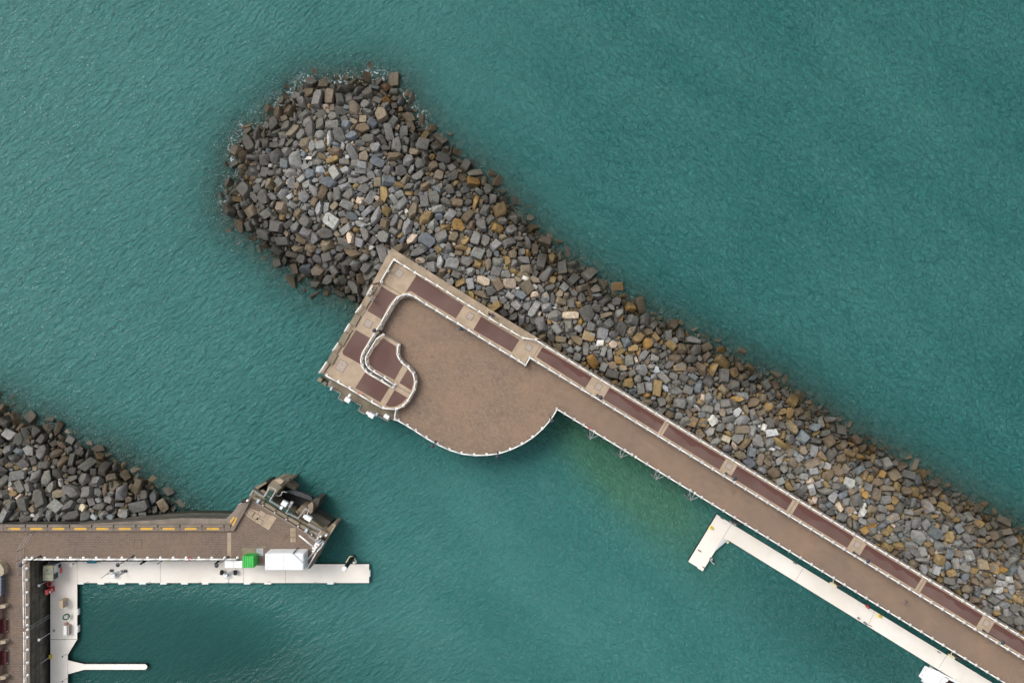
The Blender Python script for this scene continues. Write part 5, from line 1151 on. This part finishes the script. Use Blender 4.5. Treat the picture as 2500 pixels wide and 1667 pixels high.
# service pedestals
def pedestal(px, py, lab, wheels):
    c = P(px, py, 1.5); r = thing('service_pedestal', lab, 'service pedestal', (c.x, c.y, .8), 'white topped service units on the pontoon')
    MB().box((c.x, c.y, 1.2), (.62, .5, .8)).build('cabinet', M['pgrey'], r); MB().box((c.x - .05, c.y - .08, 1.66), (.74, .55, .12), ch=.03).build('top', M['white2'], r)
    MB().box((c.x + .75, c.y + .35, 1.02), (.9, .4, .42), .3).build('pump', M['steel'], r)
    if wheels:
        for dx, dy, rr2 in ((-.75, .45, .42), (1.55, .42, .42)):
            a = Vector((c.x + dx, c.y + dy, 1.35)); MB().tube(a - Vector((.16, 0, 0)), a + Vector((.16, 0, 0)), rr2, n=20).build('drum', M['black'], r); MB().torus(a + Vector((.17, 0, 0)), rr2 * .8, .06, (1, 0, 0)).build('drum_rim', M['dsteel'], r)
        MB().path([Vector((c.x - .8, c.y - .1, .86)), Vector((c.x - .7, c.y - .55, .86)), Vector((c.x - .2, c.y - .75, .86)), Vector((c.x + .3, c.y - .9, .86)), Vector((c.x + .2, c.y - 1.4, .86))], .03, 5).build('hose', M['rail_grey'], r)
    else:
        MB().path([Vector((c.x - .3, c.y + .1, .86)), Vector((c.x - .5, c.y - .4, .86)), Vector((c.x - .2, c.y - .6, .86))], .03, 5).build('hose', M['steel'], r)
pedestal(277, 1403, 'white topped service unit with grey pump between two thin davits', False); pedestal(551, 1404, 'white topped service unit between two black hose drums', True)
for (x0, y0, x1, y1, lab) in [(272.5,1392,247,1411,'left thin black davit on the pontoon'), (306,1393.5,281,1411,'right thin black davit on the pontoon')]:
    a, b = P(x0, y0, .9), P(x1, y1, 3.0); b.x, b.y = P(x1, y1, 3.0).x, P(x1, y1, 3.0).y; r = thing('davit', lab, 'davit', (a.x, a.y, .8), 'thin davits on the pontoon')
    MB().tube(a, b, .045, n=6).build('arm', M['dsteel'], r); MB().box((a.x, a.y, .95), (.45, .4, .3)).build('base', M['dsteel'], r); MB().tube(a.lerp(b, .55), a.lerp(b, .5) + Vector((.6, .1, -.3)), .03, n=5).build('brace', M['dsteel'], r)
# big mooring pile at the pontoon end
pq = P(840.5, 1389, 7.6); mp_ = thing('mooring_pile', 'tall black mooring pile with a white cap and white yoke at the pontoon end', 'pile', (pq.x, pq.y, 0))
MB().tube((pq.x, pq.y, -4), (pq.x, pq.y, 7.3), .33, n=20).build('pile', M['black'], mp_); MB().lathe((pq.x, pq.y, 7.25), [(.42, 0), (.42, .2), (.30, .32), (.08, .4)], 20).build('cap', M['white'], mp_, True)
yk = [P(845,1372.5,1.0), P(853.6,1357.8,1.0), P(862,1357.8,1.0), P(870.5,1372,1.0)]; MB().path(yk, .10, 8).build('yoke', M['stain'], mp_); MB().box(P(865.5, 1372, 1.1), (.5, .3, .4)).build('bracket', M['white'], mp_)
yl = thing('yellow_tape', 'small yellow mat on the pontoon under the quay railing', 'mat', P(418, 1369, .8)); MB().prism(PL([(401,1368),(417,1368),(413,1372.5),(403,1371.5)], .82), .8, .822).build('mat_pad', M['stain'], yl)

# ------------------------------------------------------------ motor boat at the lower edge
bt = thing('motor_boat', 'white motor cruiser with dark red cockpit seats moored stern-out at the lower edge', 'boat', P(2290, 1660, 0))
U = Vector((.852, -.523, 0)); S_ = Vector((.523, .852, 0)); ST = P(2257, 1642, 1.3)     # stern centre; U forward, S_ to port
def bp_(u, s, z): q = ST + U * u + S_ * s; return (q.x, q.y, z)
def bprism(pts, z0, z1, m, nm, par=bt): return MB().prism([bp_(u, s, 0)[:2] for u, s in pts], z0, z1).build(nm, M[m], par)
hull = [(1.0,-1.55),(1.0,1.35),(6,1.75),(9,1.45),(11.2,.4),(11.6,0),(11.2,-.4),(9,-1.5),(6,-1.9)]
bprism(hull, -.4, 1.15, 'white2', 'hull')
bprism([(0.05,-1.05),(.0,-.95),(0.0,1.0),(.12,1.12),(1.2,1.12),(1.9,1.45),(1.9,-1.6),(1.2,-1.15)], .35, .62, 'white2', 'swim_platform')
for s in (-.62, .45): bprism([(.28, s - .26), (.40, s - .26), (.40, s + .26), (.28, s + .26)], .62, .635, 'cover', 'platform_slot')
for k in range(6): bprism([(1.05, -.75 + k * .22), (1.25, -.75 + k * .22), (1.25, -.70 + k * .22), (1.05, -.70 + k * .22)], .62, .63, 'pgrey', 'tread')
bprism([(1.9,1.1),(1.9,1.5),(6,1.72),(9,1.42),(9,1.2),(6,1.4)], 1.15, 1.55, 'white2', 'gunwale')
bprism([(1.9,-1.2),(1.9,-1.6),(6,-1.88),(9,-1.48),(9,-1.2),(6,-1.5)], 1.15, 1.55, 'white2', 'gunwale')
bprism([(1.9,-1.2),(1.9,1.1),(2.7,1.15),(2.7,-1.25)], 1.15, 1.6, 'white2', 'transom_seat')
bprism([(4.0,-1.3),(4.0,.6),(4.6,.9),(5.6,.9),(5.6,-1.4)], 1.15, 1.5, 'dred', 'cockpit_seat')
bprism([(3.55,-1.4),(3.55,-.35),(3.85,-.35),(3.85,-1.4)], 1.16, 1.9, 'cover', 'seat_back')
bprism([(4.2,.55),(4.2,1.2),(6.2,1.35),(6.2,.55)], 1.15, 1.22, 'black', 'companionway')
bprism([(6.2,-1.3),(6.2,1.2),(8.6,1.0),(9.6,0),(8.6,-1.1)], 1.15, 2.3, 'white', 'cabin'); bprism([(6.3,-1.1),(6.3,1.0),(6.8,.95),(6.8,-1.05)], 2.3, 2.45, 'glass', 'windscreen')
bprism([(3.1,1.2),(3.9,1.25),(3.9,1.38),(3.1,1.33)], 1.55, 1.6, 'cover', 'step_pad')
for u in (2.4, 5.2): q = Vector(bp_(u, 1.95, .7)); r = MB().lathe(q, [(.04, -.35), (.13, -.25), (.15, 0), (.13, .25), (.04, .35)], 10).build('fender', M['white'], bt, True)
MB().path([Vector(bp_(1.6, 1.3, .9)), P(2270, 1622, .95)], .03, 5).build('mooring_line', M['rail_grey'], bt)

# ------------------------------------------------------------ people
def person(px, py, z, face, label, top, legs, hair=(.04, .03, .025), pose='stand', hat=None, sc=1.0, bare=False):
    """face: heading in radians; the body is one skinned surface, clothes are its children"""
    loc = P(px, py, z); root = thing('person', label, 'person', loc, 'people on the pier')
    lean = .28 if pose == 'lean' else (.10 if pose == 'walk' else 0)
    st = .36 if pose == 'walk' else .06
    def j(x, y, h): return (x + lean * max(0, h - .95), y, h)
    pel = j(0, 0, .95); sp = j(0, 0, 1.2); ch = j(0, 0, 1.40); nk = j(.01, 0, 1.53); hd = j(.03, 0, 1.63); ht = j(.02, 0, 1.76)
    A = {}
    for s in (-1, 1):
        f = st * s
        A['hip', s] = (0, .10 * s, .90); A['knee', s] = (f * .55 + .05, .11 * s, .50); A['ank', s] = (f, .11 * s, .09); A['toe', s] = (f + .17, .12 * s, .04)
        A['sh', s] = j(0, .19 * s, 1.44)
        if pose == 'lean': A['el', s] = j(.22, .26 * s, 1.20); A['wr', s] = j(.38, .16 * s, 1.10)
        elif pose == 'photo' : A['el', s] = j(.14, .28 * s, 1.22); A['wr', s] = j(.34, .12 * s, 1.38)
        else: A['el', s] = j(-f * .5, .25 * s, 1.16); A['wr', s] = j(-f * .7 + .12, .24 * s, .93)
    def skin(name, verts, edges, rad, m, par, rootv=0, lv=1):
        me = bpy.data.meshes.new(name); me.from_pydata(verts, edges, []); o = bpy.data.objects.new(name, me); COL.objects.link(o); me.materials.append(m)
        md = o.modifiers.new('skin', 'SKIN'); md.use_smooth_shade = True
        for i, r in enumerate(rad): me.skin_vertices[0].data[i].radius = r if isinstance(r, tuple) else (r, r)
        me.skin_vertices[0].data[rootv].use_root = True
        o.modifiers.new('sub', 'SUBSURF').levels = lv; o.modifiers['sub'].render_levels = lv
        o.parent = par; return o
    V = [pel, sp, ch, nk, hd, ht]; Rr_ = [(.15, .11), (.14, .10), (.17, .11), (.055, .055), (.085, .10), (.07, .08)]; Ed = [(0, 1), (1, 2), (2, 3), (3, 4), (4, 5)]
    V.append(j(.125, 0, 1.62)); Rr_.append((.018, .018)); Ed.append((4, 6))     # nose
    for s in (-1, 1):
        k = len(V); V += [A['hip', s], A['knee', s], A['ank', s], A['toe', s]]; Rr_ += [.095, .06, .042, .035]; Ed += [(0, k), (k, k + 1), (k + 1, k + 2), (k + 2, k + 3)]
        k = len(V); V += [A['sh', s], A['el', s], A['wr', s]]; Rr_ += [.06, .042, .03]; Ed += [(2, k), (k, k + 1), (k + 1, k + 2)]
        e, w_ = Vector(A['el', s]), Vector(A['wr', s]); d = (w_ - e).normalized(); side = d.cross(Vector((0, 0, 1))); side = side.normalized() if side.length > .1 else Vector((1, 0, 0))
        pk = len(V); V.append(tuple(w_ + d * .07)); Rr_.append((.04, .02)); Ed.append((pk - 1, pk))
        for q in range(4):
            o_ = side * ((q - 1.5) * .021); L_ = (.065, .078, .072, .055)[q]; a = len(V); V += [tuple(w_ + d * .10 + o_), tuple(w_ + d * (.10 + L_) + o_ * 1.1 - Vector((0, 0, .012)))]; Rr_ += [.009, .008]; Ed += [(pk, a), (a, a + 1)]
        a = len(V); V += [tuple(w_ + d * .05 + side * .045), tuple(w_ + d * .09 + side * .062)]; Rr_ += [.010, .009]; Ed += [(pk, a), (a, a + 1)]
    body = skin('body', V, Ed, Rr_, M['skin'], root)
    k = 1.22
    V = [pel, sp, ch, j(0, 0, 1.48)]; Rr_ = [(.165, .125), (.158, .12), (.19, .13), (.09, .08)]; Ed = [(0, 1), (1, 2), (2, 3)]
    for s in (-1, 1):
        a = len(V); e = A['el', s]; w_ = A['wr', s]; c = tuple(e[i] + (w_[i] - e[i]) * .85 for i in range(3)); V += [A['sh', s], e, c]; Rr_ += [.085, .062, .048]; Ed += [(2, a), (a, a + 1), (a + 1, a + 2)]
    skin('jacket', V, Ed, Rr_, top, root)
    V = [(0, 0, .97)]; Rr_ = [(.16, .12)]; Ed = []
    for s in (-1, 1):
        a = len(V); an = A['ank', s]; kn = A['knee', s]; end = (kn[0], kn[1], .52) if bare else (an[0], an[1], .13); V += [A['hip', s], kn if not bare else tuple((Vector(A['hip', s]) + Vector(kn)) / 2), end]; Rr_ += [.115, .08, .062]; Ed += [(0, a), (a, a + 1), (a + 1, a + 2)]
    skin('trousers', V, Ed, Rr_, legs, root)
    for s in (-1, 1):
        an = A['ank', s]; to = A['toe', s]; skin('shoe', [(an[0] - .05, an[1], .045), an[:2] + (.055,), (to[0] + .03, to[1], .04)], [(0, 1), (1, 2)], [.042, .05, .035], M['black'], root)
    hm = cloth(label[:20].replace(' ', '_') + '_hair', hair)
    skin('hair', [j(-.03, 0, 1.60), j(-.035, 0, 1.70), j(.0, 0, 1.775), j(.06, 0, 1.765)], [(0, 1), (1, 2), (2, 3)], [(.075, .08), (.095, .09), (.085, .08), (.05, .05)], hm if hat is None else hat, root)
    root.rotation_euler = (0, 0, face); root.scale = (sc, sc, sc)
    return root
CN = {k: cloth(k, v) for k, v in dict(black=(.012, .012, .014), navy=(.03, .05, .13), white=(.72, .71, .69), ltblue=(.36, .60, .74), blue2=(.10, .20, .42), grey=(.22, .21, .23), dgrey=(.05, .045, .055), denim=(.06, .09, .16), plum=(.10, .07, .10)).items()}
M['skin'] = M['skin']
person(921, 694, 7, R(120), 'person in black jacket and white trousers standing at the corner parapet', CN['black'], CN['white'])
person(910.5, 715, 7, R(150), 'person in white top with black bag leaning on the entrance edge', CN['white'], CN['black'], pose='photo')
person(911, 731, 7, R(170), 'person in light blue top standing lowest of the three at the entrance edge', CN['ltblue'], CN['white'], hair=(.03, .05, .10), sc=1.04)
person(1195, 768, 7.5, R(55), 'person in black coat leaning on the seaward parapet, left of a pair', CN['black'], CN['dgrey'], pose='lean', sc=1.04)
person(1203, 771, 7.5, R(40), 'person in navy jacket leaning on the seaward parapet, right of a pair', CN['navy'], CN['denim'], pose='lean', hair=(.02, .03, .06), sc=1.05)
person(2204, 1466, 6, R(150), 'person in dark plum top walking along the brown deck with bare legs', CN['plum'], CN['grey'], hair=(.30, .22, .20), pose='walk', bare=True)
